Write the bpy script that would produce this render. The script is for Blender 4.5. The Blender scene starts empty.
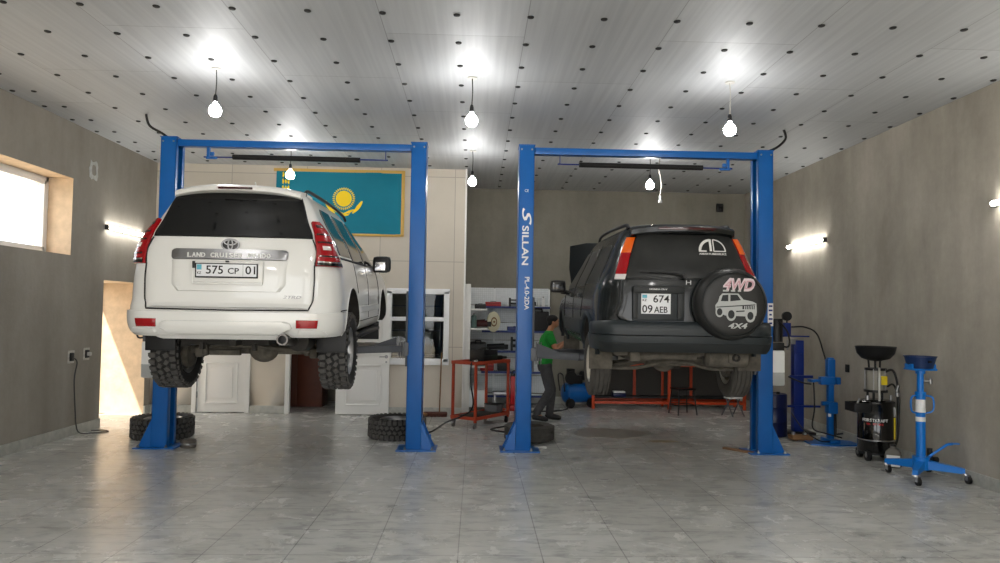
import bpy, bmesh, math, random
import numpy as np
from mathutils import Vector, Matrix, Euler
PI = math.pi
C = bpy.context.scene.collection
random.seed(7)

# ------------------------------------------------------------------ helpers
def R3(rx=0, ry=0, rz=0): return Euler((rx, ry, rz)).to_matrix().to_4x4()
def T(x, y, z): return Matrix.Translation((x, y, z))
I4 = Matrix.Identity(4)

class MB:
    """collects shapes into one mesh"""
    def __init__(s): s.v = []; s.f = []; s.m = []; s.sm = []
    def add(s, vs, fs, mi=0, sm=False, M=None):
        n = len(s.v)
        for p in vs:
            p = Vector(p)
            if M is not None: p = M @ p
            s.v.append(p)
        for f in fs:
            s.f.append([i + n for i in f]); s.m.append(mi); s.sm.append(sm)
        return s
    def box(s, c, d, M=None, mi=0, bev=0.0):
        """c centre, d full sizes"""
        hx, hy, hz = d[0]/2, d[1]/2, d[2]/2
        b = min(bev, hx*.95, hy*.95, hz*.95)
        if b <= 0:
            vs = [(c[0]+sx*hx, c[1]+sy*hy, c[2]+sz*hz) for sx in (-1,1) for sy in (-1,1) for sz in (-1,1)]
            fs = [(0,1,3,2),(4,6,7,5),(0,4,5,1),(2,3,7,6),(0,2,6,4),(1,5,7,3)]
            return s.add(vs, fs, mi, False, M)
        bm = bmesh.new(); bmesh.ops.create_cube(bm, size=1)
        for v in bm.verts: v.co = Vector((v.co.x*d[0]+c[0], v.co.y*d[1]+c[1], v.co.z*d[2]+c[2]))
        bmesh.ops.bevel(bm, geom=bm.edges[:], offset=b, segments=2, affect='EDGES', profile=.6)
        s.add([v.co.copy() for v in bm.verts], [[v.index for v in f.verts] for f in bm.faces], mi, True, M)
        bm.free(); return s
    def cyl(s, p0, p1, r, r2=None, n=16, mi=0, M=None, sm=True, caps=True):
        p0 = Vector(p0); p1 = Vector(p1); r2 = r if r2 is None else r2
        a = (p1-p0).normalized(); u = a.orthogonal().normalized(); w = a.cross(u)
        vs = []
        for p, rr in ((p0, r), (p1, r2)):
            for i in range(n):
                t = 2*PI*i/n; vs.append(p + u*math.cos(t)*rr + w*math.sin(t)*rr)
        s.add(vs, [(i, (i+1)%n, n+(i+1)%n, n+i) for i in range(n)], mi, sm, M)
        if caps:
            s.add(vs[:n], [list(range(n))[::-1]], mi, False, M); s.add(vs[n:], [list(range(n))], mi, False, M)
        return s
    def tube(s, pts, r, n=8, mi=0, M=None, smooth=0, closed=False):
        P = [Vector(p) for p in pts]
        if smooth:
            Q = []
            for i in range(len(P)-1):
                a = P[max(i-1, 0)]; b = P[i]; c = P[i+1]; d = P[min(i+2, len(P)-1)]
                for k in range(smooth):
                    t = k/smooth
                    Q.append(.5*((2*b)+(c-a)*t+(2*a-5*b+4*c-d)*t*t+(3*b-a-3*c+d)*t**3))
            Q.append(P[-1]); P = Q
        L = len(P); rs = r if isinstance(r, (list, tuple)) else [r]*L
        if len(rs) != L: rs = [rs[min(int(i*len(rs)/L), len(rs)-1)] for i in range(L)]
        vs = []; u = None
        for i in range(L):
            if closed: t = P[(i+1)%L]-P[i-1]
            else: t = P[min(i+1, L-1)]-P[max(i-1, 0)]
            t.normalize()
            if u is None: u = t.orthogonal().normalized()
            u = (u - t*u.dot(t))
            u = u.normalized() if u.length > 1e-6 else t.orthogonal().normalized()
            w = t.cross(u)
            for k in range(n):
                a = 2*PI*k/n; vs.append(P[i] + (u*math.cos(a)+w*math.sin(a))*rs[i])
        fs = []
        for i in range(L if closed else L-1):
            j = (i+1) % L
            for k in range(n): fs.append((i*n+k, i*n+(k+1)%n, j*n+(k+1)%n, j*n+k))
        if not closed: fs += [list(range(n))[::-1], [(L-1)*n+k for k in range(n)]]
        return s.add(vs, fs, mi, True, M)
    def lathe(s, prof, n=24, mi=0, M=None, sm=True, closed=False, a0=0, a1=2*PI):
        """prof: (r, z) pairs turned about z"""
        full = abs(a1-a0-2*PI) < 1e-6; k = len(prof); cols = n if full else n+1
        vs = [(r*math.cos(a0+(a1-a0)*i/n), r*math.sin(a0+(a1-a0)*i/n), z) for i in range(cols) for r, z in prof]
        fs = []
        for i in range(n):
            j = (i+1) % cols
            for q in range(k if closed else k-1):
                q2 = (q+1) % k
                fs.append((i*k+q, j*k+q, j*k+q2, i*k+q2))
        return s.add(vs, fs, mi, sm, M)
    def prism(s, poly, h, M=None, mi=0, sm=False):
        """polygon in xy from z=0 to z=h"""
        n = len(poly)
        vs = [(x, y, 0) for x, y in poly] + [(x, y, h) for x, y in poly]
        fs = [list(range(n))[::-1], [n+i for i in range(n)]] + [(i, (i+1)%n, n+(i+1)%n, n+i) for i in range(n)]
        return s.add(vs, fs, mi, sm, M)
    def sph(s, c, r, n=16, m=10, mi=0, M=None, sc=(1,1,1)):
        vs = [(c[0]+r*sc[0]*math.sin(PI*j/m)*math.cos(2*PI*i/n), c[1]+r*sc[1]*math.sin(PI*j/m)*math.sin(2*PI*i/n), c[2]+r*sc[2]*math.cos(PI*j/m)) for j in range(m+1) for i in range(n)]
        fs = [(j*n+i, (j+1)*n+i, (j+1)*n+(i+1)%n, j*n+(i+1)%n) for j in range(m) for i in range(n)]
        return s.add(vs, fs, mi, True, M)
    def text(s, body, w, h, M, ext=.002, mi=0, shear=0.0, bold=0.0):
        """text centred on M's origin in its xy plane, fitted to w x h"""
        cu = bpy.data.curves.new('lettering', 'FONT'); cu.body = body; cu.extrude = 1; cu.size = 1; cu.shear = shear; cu.offset = bold
        cu.resolution_u = 3
        o = bpy.data.objects.new('lettering', cu); C.objects.link(o)
        bpy.context.view_layer.update()
        me = o.evaluated_get(bpy.context.evaluated_depsgraph_get()).to_mesh()
        vs = [v.co.copy() for v in me.vertices]; fs = [list(p.vertices) for p in me.polygons]
        x0 = min(v.x for v in vs); x1 = max(v.x for v in vs); y0 = min(v.y for v in vs); y1 = max(v.y for v in vs)
        for v in vs:
            v.x = ((v.x-x0)/(x1-x0)-.5)*w; v.y = ((v.y-y0)/(y1-y0)-.5)*h; v.z *= ext
        bpy.data.objects.remove(o); bpy.data.curves.remove(cu)
        return s.add(vs, fs, mi, False, M)
    def build(s, name, mats, parent=None, M=None):
        me = bpy.data.meshes.new(name)
        me.from_pydata([tuple(v) for v in s.v], [], s.f)
        me.polygons.foreach_set('material_index', s.m); me.polygons.foreach_set('use_smooth', s.sm)
        for m in (mats if isinstance(mats, (list, tuple)) else [mats]): me.materials.append(m)
        bm = bmesh.new(); bm.from_mesh(me)
        bmesh.ops.remove_doubles(bm, verts=bm.verts, dist=1e-5)
        bmesh.ops.recalc_face_normals(bm, faces=bm.faces)
        bm.to_mesh(me); bm.free()
        try: me.set_sharp_from_angle(angle=math.radians(42))
        except Exception: pass
        me.update()
        o = bpy.data.objects.new(name, me); C.objects.link(o)
        if parent is not None: o.parent = parent
        if M is not None: o.matrix_local = M
        return o

def thing(name, label, cat, loc=(0,0,0), rz=0.0, group=None):
    o = bpy.data.objects.new(name, None); C.objects.link(o); o.empty_display_size = .1
    o.location = loc; o.rotation_euler = (0, 0, rz)
    o['label'] = label; o['category'] = cat
    if group: o['group'] = group
    return o
def tag(o, label, cat, group=None):
    o['label'] = label; o['category'] = cat
    if group: o['group'] = group
    return o
def struct(o): o['kind'] = 'structure'; return o
def lab(o, l): o['label'] = l; return o
def dup(root, loc=None, rz=None, label=None, group=None):
    def cp(o, par):
        c = o.copy(); C.objects.link(c)
        if par is not None: c.parent = par
        for ch in list(o.children): cp(ch, c)
        return c
    r = cp(root, None)
    if loc is not None: r.location = loc
    if rz is not None: r.rotation_euler = (0, 0, rz)
    if label: r['label'] = label
    if group: r['group'] = group
    return r

# ------------------------------------------------------------------ materials
def hexl(c): return tuple((x/255/12.92 if x/255 <= .04045 else ((x/255+.055)/1.055)**2.4) for x in c) + (1,)
def mat(name, col, rough=.5, metal=0.0, spec=.5, coat=0.0, var=0.0, vscale=8, bump=0.0, bscale=60, alpha=1, trans=0, ior=1.45, emit=0, space='Object', stretch=None, col2=None):
    m = bpy.data.materials.new(name); m.use_nodes = True
    nt = m.node_tree; N = nt.nodes; b = N['Principled BSDF']
    c = hexl(col) if max(col) > 1.0001 else tuple(col)+(1,)
    b.inputs['Base Color'].default_value = c; b.inputs['Roughness'].default_value = rough
    b.inputs['Metallic'].default_value = metal; b.inputs['Specular IOR Level'].default_value = spec
    b.inputs['Coat Weight'].default_value = coat; b.inputs['Coat Roughness'].default_value = .06
    b.inputs['Transmission Weight'].default_value = trans; b.inputs['IOR'].default_value = ior
    if emit:
        b.inputs['Emission Color'].default_value = c; b.inputs['Emission Strength'].default_value = emit
    if alpha < 1: b.inputs['Alpha'].default_value = alpha
    if var or bump:
        tc = N.new('ShaderNodeTexCoord'); mp = N.new('ShaderNodeMapping'); nt.links.new(tc.outputs[space], mp.inputs[0])
        if stretch: mp.inputs['Scale'].default_value = stretch
    if var:
        n = N.new('ShaderNodeTexNoise'); n.inputs['Scale'].default_value = vscale; n.inputs['Detail'].default_value = 6; n.inputs['Roughness'].default_value = .6
        nt.links.new(mp.outputs[0], n.inputs[0])
        r = N.new('ShaderNodeValToRGB'); r.color_ramp.elements[0].position = .3; r.color_ramp.elements[1].position = .7
        d = hexl(col2) if col2 else tuple(x*(1-var) for x in c[:3])+(1,)
        u = c if col2 else tuple(min(1, x*(1+var*.6)) for x in c[:3])+(1,)
        r.color_ramp.elements[0].color = d; r.color_ramp.elements[1].color = u
        nt.links.new(n.outputs[0], r.inputs[0]); nt.links.new(r.outputs[0], b.inputs['Base Color'])
    if bump:
        n = N.new('ShaderNodeTexNoise'); n.inputs['Scale'].default_value = bscale; n.inputs['Detail'].default_value = 4
        nt.links.new(mp.outputs[0], n.inputs[0])
        bp = N.new('ShaderNodeBump'); bp.inputs['Strength'].default_value = bump; bp.inputs['Distance'].default_value = .01
        nt.links.new(n.outputs[0], bp.inputs['Height']); nt.links.new(bp.outputs[0], b.inputs['Normal'])
    return m
def emis(name, col, s):
    m = bpy.data.materials.new(name); m.use_nodes = True; nt = m.node_tree; nt.nodes.clear()
    e = nt.nodes.new('ShaderNodeEmission'); e.inputs[0].default_value = tuple(col)+(1,); e.inputs[1].default_value = s
    o = nt.nodes.new('ShaderNodeOutputMaterial'); nt.links.new(e.outputs[0], o.inputs[0]); return m

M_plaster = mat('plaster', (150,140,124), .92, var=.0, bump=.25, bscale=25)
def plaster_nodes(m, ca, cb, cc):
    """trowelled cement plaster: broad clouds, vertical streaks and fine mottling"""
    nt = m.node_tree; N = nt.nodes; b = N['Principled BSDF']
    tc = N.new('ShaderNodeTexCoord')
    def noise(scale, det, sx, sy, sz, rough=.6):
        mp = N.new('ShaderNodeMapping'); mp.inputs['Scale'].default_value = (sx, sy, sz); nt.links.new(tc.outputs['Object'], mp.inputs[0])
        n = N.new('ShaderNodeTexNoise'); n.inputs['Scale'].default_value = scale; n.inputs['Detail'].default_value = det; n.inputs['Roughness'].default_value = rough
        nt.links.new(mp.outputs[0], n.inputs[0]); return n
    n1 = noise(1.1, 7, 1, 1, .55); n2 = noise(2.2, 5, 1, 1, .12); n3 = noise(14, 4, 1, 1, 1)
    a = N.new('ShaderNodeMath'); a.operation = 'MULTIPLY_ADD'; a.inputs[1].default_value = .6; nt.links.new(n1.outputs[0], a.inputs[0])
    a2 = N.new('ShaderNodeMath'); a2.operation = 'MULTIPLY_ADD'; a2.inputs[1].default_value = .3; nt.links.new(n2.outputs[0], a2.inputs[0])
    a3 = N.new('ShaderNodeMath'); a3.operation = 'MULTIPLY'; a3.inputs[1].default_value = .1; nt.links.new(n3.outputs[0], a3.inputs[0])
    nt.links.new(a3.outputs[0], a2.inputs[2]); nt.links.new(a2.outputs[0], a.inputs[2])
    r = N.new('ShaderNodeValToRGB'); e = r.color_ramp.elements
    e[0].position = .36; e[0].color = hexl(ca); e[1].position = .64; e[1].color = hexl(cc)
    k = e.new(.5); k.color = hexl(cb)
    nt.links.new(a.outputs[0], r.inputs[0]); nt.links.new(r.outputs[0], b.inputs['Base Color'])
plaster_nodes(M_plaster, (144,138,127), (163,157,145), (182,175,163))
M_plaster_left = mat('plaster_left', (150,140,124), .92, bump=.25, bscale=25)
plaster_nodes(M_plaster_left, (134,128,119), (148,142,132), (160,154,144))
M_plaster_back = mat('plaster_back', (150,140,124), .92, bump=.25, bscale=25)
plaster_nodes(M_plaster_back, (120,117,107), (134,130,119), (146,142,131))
M_reveal = mat('reveal_plaster', (214,190,160), .85, var=.18, vscale=6)
M_panel = mat('partition_panel', (202,194,180), .7, var=.03, vscale=3)
def brick_lines(m, space, rot, w, h, mortar, cm, scale=1.0, offset=0.0, mixfac=1.0, loc=(0,0,0), msmooth=.1):
    """multiplies the base colour by brick-texture joints"""
    nt = m.node_tree; N = nt.nodes; b = N['Principled BSDF']
    tc = N.new('ShaderNodeTexCoord'); mp = N.new('ShaderNodeMapping'); nt.links.new(tc.outputs[space], mp.inputs[0])
    mp.inputs['Rotation'].default_value = rot; mp.inputs['Location'].default_value = loc
    br = N.new('ShaderNodeTexBrick'); nt.links.new(mp.outputs[0], br.inputs[0])
    br.inputs['Scale'].default_value = scale; br.inputs['Brick Width'].default_value = w; br.inputs['Row Height'].default_value = h
    br.inputs['Mortar Size'].default_value = mortar; br.inputs['Mortar Smooth'].default_value = msmooth; br.offset = offset
    br.inputs['Color1'].default_value = (1,1,1,1); br.inputs['Color2'].default_value = (.93,.93,.93,1); br.inputs['Mortar'].default_value = (cm,cm,cm,1)
    mx = N.new('ShaderNodeMix'); mx.data_type = 'RGBA'; mx.blend_type = 'MULTIPLY'; mx.inputs[0].default_value = mixfac
    src = b.inputs['Base Color'].links[0].from_socket if b.inputs['Base Color'].links else None
    if src: nt.links.new(src, mx.inputs[6])
    else: mx.inputs[6].default_value = b.inputs['Base Color'].default_value
    nt.links.new(br.outputs[0], mx.inputs[7]); nt.links.new(mx.outputs[2], b.inputs['Base Color'])
    return br
brick_lines(M_panel, 'Object', (PI/2,0,0), 1.26, 1.45, .006, .62, loc=(.39,2.6,0))
# ceiling: foil faced insulation boards
M_ceiling = mat('foil_board', (196,197,196), .34, metal=.0, spec=.5, bump=.12, bscale=9)
def ceiling_nodes(m):
    nt = m.node_tree; N = nt.nodes; b = N['Principled BSDF']; tc = N.new('ShaderNodeTexCoord')
    mp = N.new('ShaderNodeMapping'); mp.inputs['Scale'].default_value = (14, .35, 1); nt.links.new(tc.outputs['Object'], mp.inputs[0])
    n = N.new('ShaderNodeTexNoise'); n.inputs['Scale'].default_value = 1.6; n.inputs['Detail'].default_value = 7; nt.links.new(mp.outputs[0], n.inputs[0])
    r = N.new('ShaderNodeValToRGB'); r.color_ramp.elements[0].position = .35; r.color_ramp.elements[1].position = .68
    r.color_ramp.elements[0].color = hexl((186,189,192)); r.color_ramp.elements[1].color = hexl((197,200,202))
    nt.links.new(n.outputs[0], r.inputs[0]); nt.links.new(r.outputs[0], b.inputs['Base Color'])
    n2 = N.new('ShaderNodeTexNoise'); n2.inputs['Scale'].default_value = 2.5; nt.links.new(mp.outputs[0], n2.inputs[0])
    mr = N.new('ShaderNodeMapRange'); mr.inputs[3].default_value = .56; mr.inputs[4].default_value = .68
    nt.links.new(n2.outputs[0], mr.inputs[0]); nt.links.new(mr.outputs[0], b.inputs['Roughness'])
    b.inputs['Metallic'].default_value = .42
ceiling_nodes(M_ceiling)
brick_lines(M_ceiling, 'Object', (0,0,PI/2), 2.44, 1.23, .004, .6, loc=(.21,.84,0), offset=.5)
# floor: grey stone-look tiles
M_floor = mat('stone_tile', (150,150,146), .3, spec=.5, bump=.05, bscale=7)
def floor_nodes(m):
    nt = m.node_tree; N = nt.nodes; b = N['Principled BSDF']; tc = N.new('ShaderNodeTexCoord')
    def noise(sc, det, dist=0, stretch=(1,1,1)):
        mp = N.new('ShaderNodeMapping'); mp.inputs['Scale'].default_value = stretch; nt.links.new(tc.outputs['Object'], mp.inputs[0])
        n = N.new('ShaderNodeTexNoise'); n.inputs['Scale'].default_value = sc; n.inputs['Detail'].default_value = det; n.inputs['Roughness'].default_value = .68
        n.inputs['Distortion'].default_value = dist; nt.links.new(mp.outputs[0], n.inputs[0]); return n
    n1 = noise(6.5, 10, .6, (.6,1.6,1)); n2 = noise(.5, 3)
    r = N.new('ShaderNodeValToRGB'); e = r.color_ramp.elements
    e[0].position = .38; e[0].color = hexl((170,172,170)); e[1].position = .8; e[1].color = hexl((222,222,219)); k = e.new(.5); k.color = hexl((204,205,202))
    nt.links.new(n1.outputs[0], r.inputs[0])
    mx = N.new('ShaderNodeMix'); mx.data_type = 'RGBA'; mx.blend_type = 'MULTIPLY'; mx.inputs[0].default_value = 1
    r2 = N.new('ShaderNodeValToRGB'); r2.color_ramp.elements[0].position = .35; r2.color_ramp.elements[1].position = .65
    r2.color_ramp.elements[0].color = (.84,.83,.81,1); r2.color_ramp.elements[1].color = (1,1,1,1)
    nt.links.new(n2.outputs[0], r2.inputs[0]); nt.links.new(r.outputs[0], mx.inputs[6]); nt.links.new(r2.outputs[0], mx.inputs[7])
    nt.links.new(mx.outputs[2], b.inputs['Base Color'])
    n3 = noise(2.4, 6, .4)
    mr = N.new('ShaderNodeMapRange'); mr.inputs[3].default_value = .16; mr.inputs[4].default_value = .36
    nt.links.new(n3.outputs[0], mr.inputs[0]); nt.links.new(mr.outputs[0], b.inputs['Roughness'])
floor_nodes(M_floor)
brick_lines(M_floor, 'Object', (0,0,0), .6, .6, .005, .5, loc=(.1,.2,0))
M_skirt = mat('skirting_tile', (176,176,168), .4, var=.25, vscale=9)
M_white = mat('white_paint', (232,231,227), .45)
M_upvc = mat('white_upvc', (235,236,236), .3)
M_blue = mat('blue_powder_coat', (12,92,166), .32, spec=.5, var=.06, vscale=5)
M_bluedk = mat('dark_blue_paint', (10,40,120), .38)
M_navy = mat('navy_enamel', (8,20,66), .35)
M_jack = mat('sky_blue_enamel', (6,112,198), .33)
M_black = mat('black_plastic', (18,18,19), .5)
M_blackg = mat('black_gloss', (8,8,9), .18, coat=.5)
M_dark = mat('underbody_black', (48,45,41), .8, var=.4, vscale=9)
M_dirt = mat('underbody_dirt', (92,87,78), .9, var=.45, vscale=12)
M_steel = mat('steel', (150,150,150), .35, metal=.9)
M_greyarm = mat('grey_arm_paint', (92,94,98), .45, var=.1)
M_chrome = mat('chrome', (225,225,228), .12, metal=1)
M_rubber = mat('tyre_rubber', (38,37,36), .85, var=.25, vscale=30)
M_rubberd = mat('dusty_tyre_rubber', (74,71,66), .9, var=.3, vscale=14)
M_pad = mat('foam_pad', (20,20,20), .8)
M_orange = mat('orange_paint', (190,66,22), .42, var=.12)
M_redor = mat('red_orange_paint', (164,60,34), .45, var=.15)
M_wood = mat('wood', (128,94,60), .7, var=.3, vscale=5, stretch=(1,1,8))
M_brown = mat('brown_door', (88,42,22), .5, var=.2, vscale=4)
M_red = mat('red_plastic', (176,20,26), .35)
M_lens = mat('red_lens', (150,10,18), .22, spec=.4, coat=.2)
M_lensd = mat('dark_lens', (60,6,12), .12, coat=.6)
M_amber = mat('amber_lens', (226,96,16), .15, coat=.5)
M_clear = mat('clear_lens', (220,214,210), .15, coat=.4)
M_glassd = mat('tinted_glass', (10,11,12), .06, spec=.6, coat=.3)
M_glassdust = mat('dusty_tinted_glass', (40,41,40), .32, var=.35, vscale=4, spec=.5)
M_yellow = mat('yellow_label', (214,190,30), .5)
M_label = mat('white_label', (228,228,226), .5)
M_tank = mat('translucent_tank', (240,240,236), .4)
M_fluid = mat('tank_fluid', (176,178,174), .4)
M_cord = mat('cord_grey', (60,60,58), .6)
M_cordw = mat('cord_white', (190,188,182), .6)
M_green = mat('green_cotton', (20,132,44), .85, var=.2, vscale=14)
M_trous = mat('grey_trousers', (66,66,68), .9, var=.3, vscale=12)
M_skin = mat('skin', (176,122,92), .6)
M_hair = mat('black_hair', (14,12,11), .7)
M_teal = mat('teal_cloth', (0,118,140), .75, var=.06, vscale=3)
M_gold = mat('golden_cloth', (240,206,20), .7)
M_fringe = mat('gold_fringe', (206,170,92), .8, bump=.6, bscale=160)
M_cream = mat('cream_plastic', (206,200,172), .5)
M_plate = mat('plate_white', (226,228,230), .4)
M_platebl = mat('plate_blue', (90,170,190), .4)
M_bulb = emis('bulb_glow', (1,.975,.945), 110)
M_tubel = emis('tube_glow', (1,.97,.9), 26)
# ------------------------------------------------------------------ the room
XL, XR, YB, YP, XP, ZC, YF = -5.42, 5.31, 14.1, 12.27, -.215, 4.19, -2.2
WT = .5
m = MB(); m.box(((XL+XR)/2, (YF+YB)/2, -.05), (XR-XL+1.2, YB-YF+1.2, .1)); struct(m.build('floor', M_floor))
ceil = struct(MB().box(((XL+XR)/2, (YF+YB)/2, ZC+.05), (XR-XL+1.2, YB-YF+1.2, .1)).build('ceiling', M_ceiling))
# fastener washers on a 0.615 x 0.61 m grid
wash = []
M_wash = mat('fastener_black', (26,26,26), .6)
proto = MB().lathe([(0,-.012),(.018,-.012),(.027,-.008),(.030,0)], 12)
for j in range(-3, 15):
    for i in range(-9, 10):
        x = min(max(-.2+.6125*i, -5.34), 5.24); y = 5.875+.612*j
        if XL+.05 < x < XR-.05 and 3.9 < y < YB-.1 and not (x < XP+.1 and y > YP-.05):
            if y > YP and i in (5, 9): continue
            wash.append((abs(x)*0+y, x, y))
wash.sort()
m = MB()
pm = None
for k, (_, x, y) in enumerate(wash):
    if k < 100:
        if pm is None:
            o = proto.build('fastener', M_wash, ceil, T(x, y, ZC)); pm = o
        else:
            o = pm.copy(); C.objects.link(o); o.parent = ceil; o.matrix_local = T(x, y, ZC)
    else: m.lathe([(0,-.012),(.018,-.012),(.027,-.008),(.030,0)], 10, M=T(x, y, ZC))
o = m.build('fastener', M_wash, ceil); o['kind'] = 'stuff'

def wall_with_holes(name, axis, pos, thick, a0, a1, z0, z1, holes, mt, mreveal=None):
    """axis 'x': wall plane at x=pos spanning y a0..a1; the holes' sides are the reveals"""
    us = sorted({a0, a1, *[h[0] for h in holes], *[h[1] for h in holes]})
    zs = sorted({z0, z1, *[h[2] for h in holes], *[h[3] for h in holes]})
    mb = MB()
    def pt(u, z, d): return (pos+d, u, z) if axis == 'x' else (u, pos+d, z)
    def inside(u, z): return any(h[0] < u < h[1] and h[2] < z < h[3] for h in holes)
    for i in range(len(us)-1):
        for j in range(len(zs)-1):
            if inside((us[i]+us[i+1])/2, (zs[j]+zs[j+1])/2): continue
            for d in (0, thick):
                mb.add([pt(us[i], zs[j], d), pt(us[i+1], zs[j], d), pt(us[i+1], zs[j+1], d), pt(us[i], zs[j+1], d)], [(0,1,2,3)])
    for h in [(a0, a1, z0, z1)]+list(holes):
        q = [(h[0],h[2]),(h[1],h[2]),(h[1],h[3]),(h[0],h[3])]
        for k in range(4):
            if k == 0 and h[2] <= 0: continue
            a, b = q[k], q[(k+1)%4]
            mb.add([pt(*a,0), pt(*b,0), pt(*b,thick), pt(*a,thick)], [(0,1,2,3)], mi=0 if h[0] == a0 and h[1] == a1 else 1)
    return struct(mb.build(name, [mt, mreveal or mt]))
WIN = (7.0, 9.77, 2.42, 3.45); DOR = (10.65, 12.05, 0.0, 2.13)
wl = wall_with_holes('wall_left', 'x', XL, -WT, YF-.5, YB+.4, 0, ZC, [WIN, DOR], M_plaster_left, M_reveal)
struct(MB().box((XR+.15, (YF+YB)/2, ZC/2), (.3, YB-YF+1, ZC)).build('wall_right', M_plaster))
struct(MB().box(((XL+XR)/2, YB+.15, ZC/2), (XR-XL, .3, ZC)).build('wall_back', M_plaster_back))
struct(wall_with_holes('wall_front', 'y', YF, -.3, XL, XR, 0, ZC, [(-4.6,-.5,0,3.5), (.4,4.5,0,3.5)], M_plaster, M_reveal))
# partition with closed door, open doorway and window
D1 = (-4.66, -3.84, 0, 2.02); D2 = (-3.12, -2.33, 0, 2.02); W2 = (-1.44, -.53, .93, 2.06)
struct(wall_with_holes('wall_partition', 'y', YP, .1, XL, XP, 0, ZC, [D1, D2, W2], M_panel, M_white))
struct(MB().box((XP-.04, (YP+.1+YB)/2, ZC/2), (.08, YB-YP-.1, ZC)).build('wall_partition_side', M_panel))
struct(MB().box((XP+.012, YP+.02, ZC/2), (.03, .16, ZC), bev=.004).build('trim_1', M_white))
# skirting tiles
def skirt(name, a, b): return struct(MB().box(((a[0]+b[0])/2, (a[1]+b[1])/2, .065), (max(abs(a[0]-b[0]), .022), max(abs(a[1]-b[1]), .022), .13), bev=.003).build(name, M_skirt))
skirt('baseboard_left', (XL+.011, YF), (XL+.011, DOR[0])); skirt('baseboard_left_far', (XL+.011, DOR[1]), (XL+.011, YP))
skirt('baseboard_right', (XR-.011, YF), (XR-.011, YB)); skirt('baseboard_back', (XP, YB-.011), (XR, YB-.011))
for k, (a, b) in enumerate(((XL, D1[0]-.07), (D1[1]+.07, D2[0]-.07), (D2[1]+.04, XP))): skirt('baseboard_partition_%d' % (k+1), (a, YP-.011), (b, YP-.011))
# the outer window
w = MB()
yg0, yg1, zg0, zg1 = WIN; xw = XL-.36
def frame(mb, x, y0, y1, z0, z1, t, d):
    for (yc, zc, dy, dz) in (((y0+y1)/2, z0+t/2, y1-y0, t), ((y0+y1)/2, z1-t/2, y1-y0, t), (y0+t/2, (z0+z1)/2, t, z1-z0), (y1-t/2, (z0+z1)/2, t, z1-z0)):
        mb.box((x, yc, zc), (d, dy, dz), bev=.006)
frame(w, xw, yg0, yg1, zg0, zg1, .06, .08); frame(w, xw+.01, yg0+.05, (yg0+yg1)/2, zg0+.05, zg1-.05, .05, .07); frame(w, xw+.01, (yg0+yg1)/2, yg1-.05, zg0+.05, zg1-.05, .05, .07)
win = struct(w.build('window_1', M_upvc))
M_pane = mat('window_glass', (250,252,255), .02, trans=1, ior=1.02, spec=.1)
MB().box((xw, (yg0+yg1)/2, (zg0+zg1)/2), (.012, yg1-yg0-.1, zg1-zg0-.1)).build('pane', M_pane, win)
# frame of the side doorway and its door leaf folded back outdoors
M_jambd = mat('grey_jamb', (120,118,112), .5)
dd = MB()
xo = XL-.80
for k, (c_, d_) in enumerate((((XL-.5-.2, DOR[0]-.15, 1.2), (.40, .30, 2.4)), ((XL-.5-.2, DOR[1]+.15, 1.2), (.40, .30, 2.4)), ((XL-.5-.2, (DOR[0]+DOR[1])/2, DOR[3]+.135), (.40, DOR[1]-DOR[0], .27)))):
    struct(MB().box(c_, d_).build('wall_porch_%d' % (k+1), M_reveal))
struct(MB().box((XL-1.1, 11.35, -.06), (1.2, 2.4, .1)).build('floor_threshold', M_floor))
for yy in (DOR[0]+.03, DOR[1]-.03): dd.box((xo, yy, DOR[3]/2), (.1, .06, DOR[3]), bev=.004)
dd.box((xo, (DOR[0]+DOR[1])/2, DOR[3]-.03), (.1, DOR[1]-DOR[0], .06), bev=.004)
d3 = struct(dd.build('door_3', M_jambd))
lf = MB().box((xo-.5, DOR[0]+.04, 1.02), (.92, .05, 2.0), bev=.006); MBs = lf
lf.build('door_leaf', M_white, d3)
hd = MB().tube([(xo-.86, DOR[0]+.07, 1.0), (xo-.86, DOR[0]+.12, 1.0), (xo-.76, DOR[0]+.12, 1.0)], .012); hd.build('door_handle', M_steel, d3)
# panelled inner doors
def door_leaf(x0, x1, y, mt=M_white):
    mb = MB(); w_ = x1-x0; H = 1.99; xc = (x0+x1)/2; t = .04
    mb.box((xc, y, H/2+.012), (w_, t, H), bev=.004)
    for (z0, z1) in ((.17, .83), (1.03, 1.85)):
        for s_ in (-1, 1): mb.box((xc+s_*(w_/2-.14), y-t/2, (z0+z1)/2), (.026, .034, z1-z0), bev=.008)
        for z in (z0, z1): mb.box((xc, y-t/2, z), (w_-.28+.02, .034, .026), bev=.008)
        mb.box((xc, y-t/2-.001, (z0+z1)/2), (w_-.42, .03, z1-z0-.15), bev=.01)
    return mb
def handle(parent, x, y, z, s_=1):
    mb = MB().cyl((x, y, z), (x, y-.01, z), .028, n=20).tube([(x, y, z), (x, y-.05, z), (x-s_*.02, y-.055, z), (x-s_*.11, y-.055, z)], .009)
    mb.cyl((x, y, z-.09), (x, y-.012, z-.09), .016, n=16)
    return mb.build('door_handle', M_steel, parent)
def casing(parent, x0, x1, z1):
    mb = MB()
    for x in (x0-.03, x1+.03): mb.box((x, YP-.012, z1/2), (.075, .03, z1), bev=.004)
    mb.box(((x0+x1)/2, YP-.012, z1+.03), (x1-x0+.135, .03, .075), bev=.004)
    return mb.build('door_frame', M_white, parent)
d1 = struct(door_leaf(D1[0]+.01, D1[1]-.01, YP+.03).build('door_1', M_white)); casing(d1, D1[0], D1[1], D1[3]); handle(d1, D1[0]+.07, YP+.01, 1.0, -1)
MB().cyl((D1[0]+.012, YP-.0, .25), (D1[0]+.012, YP-.0, .35), .01).cyl((D1[0]+.012, YP, 1.7), (D1[0]+.012, YP, 1.8), .01).build('hinge', M_steel, d1)
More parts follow.
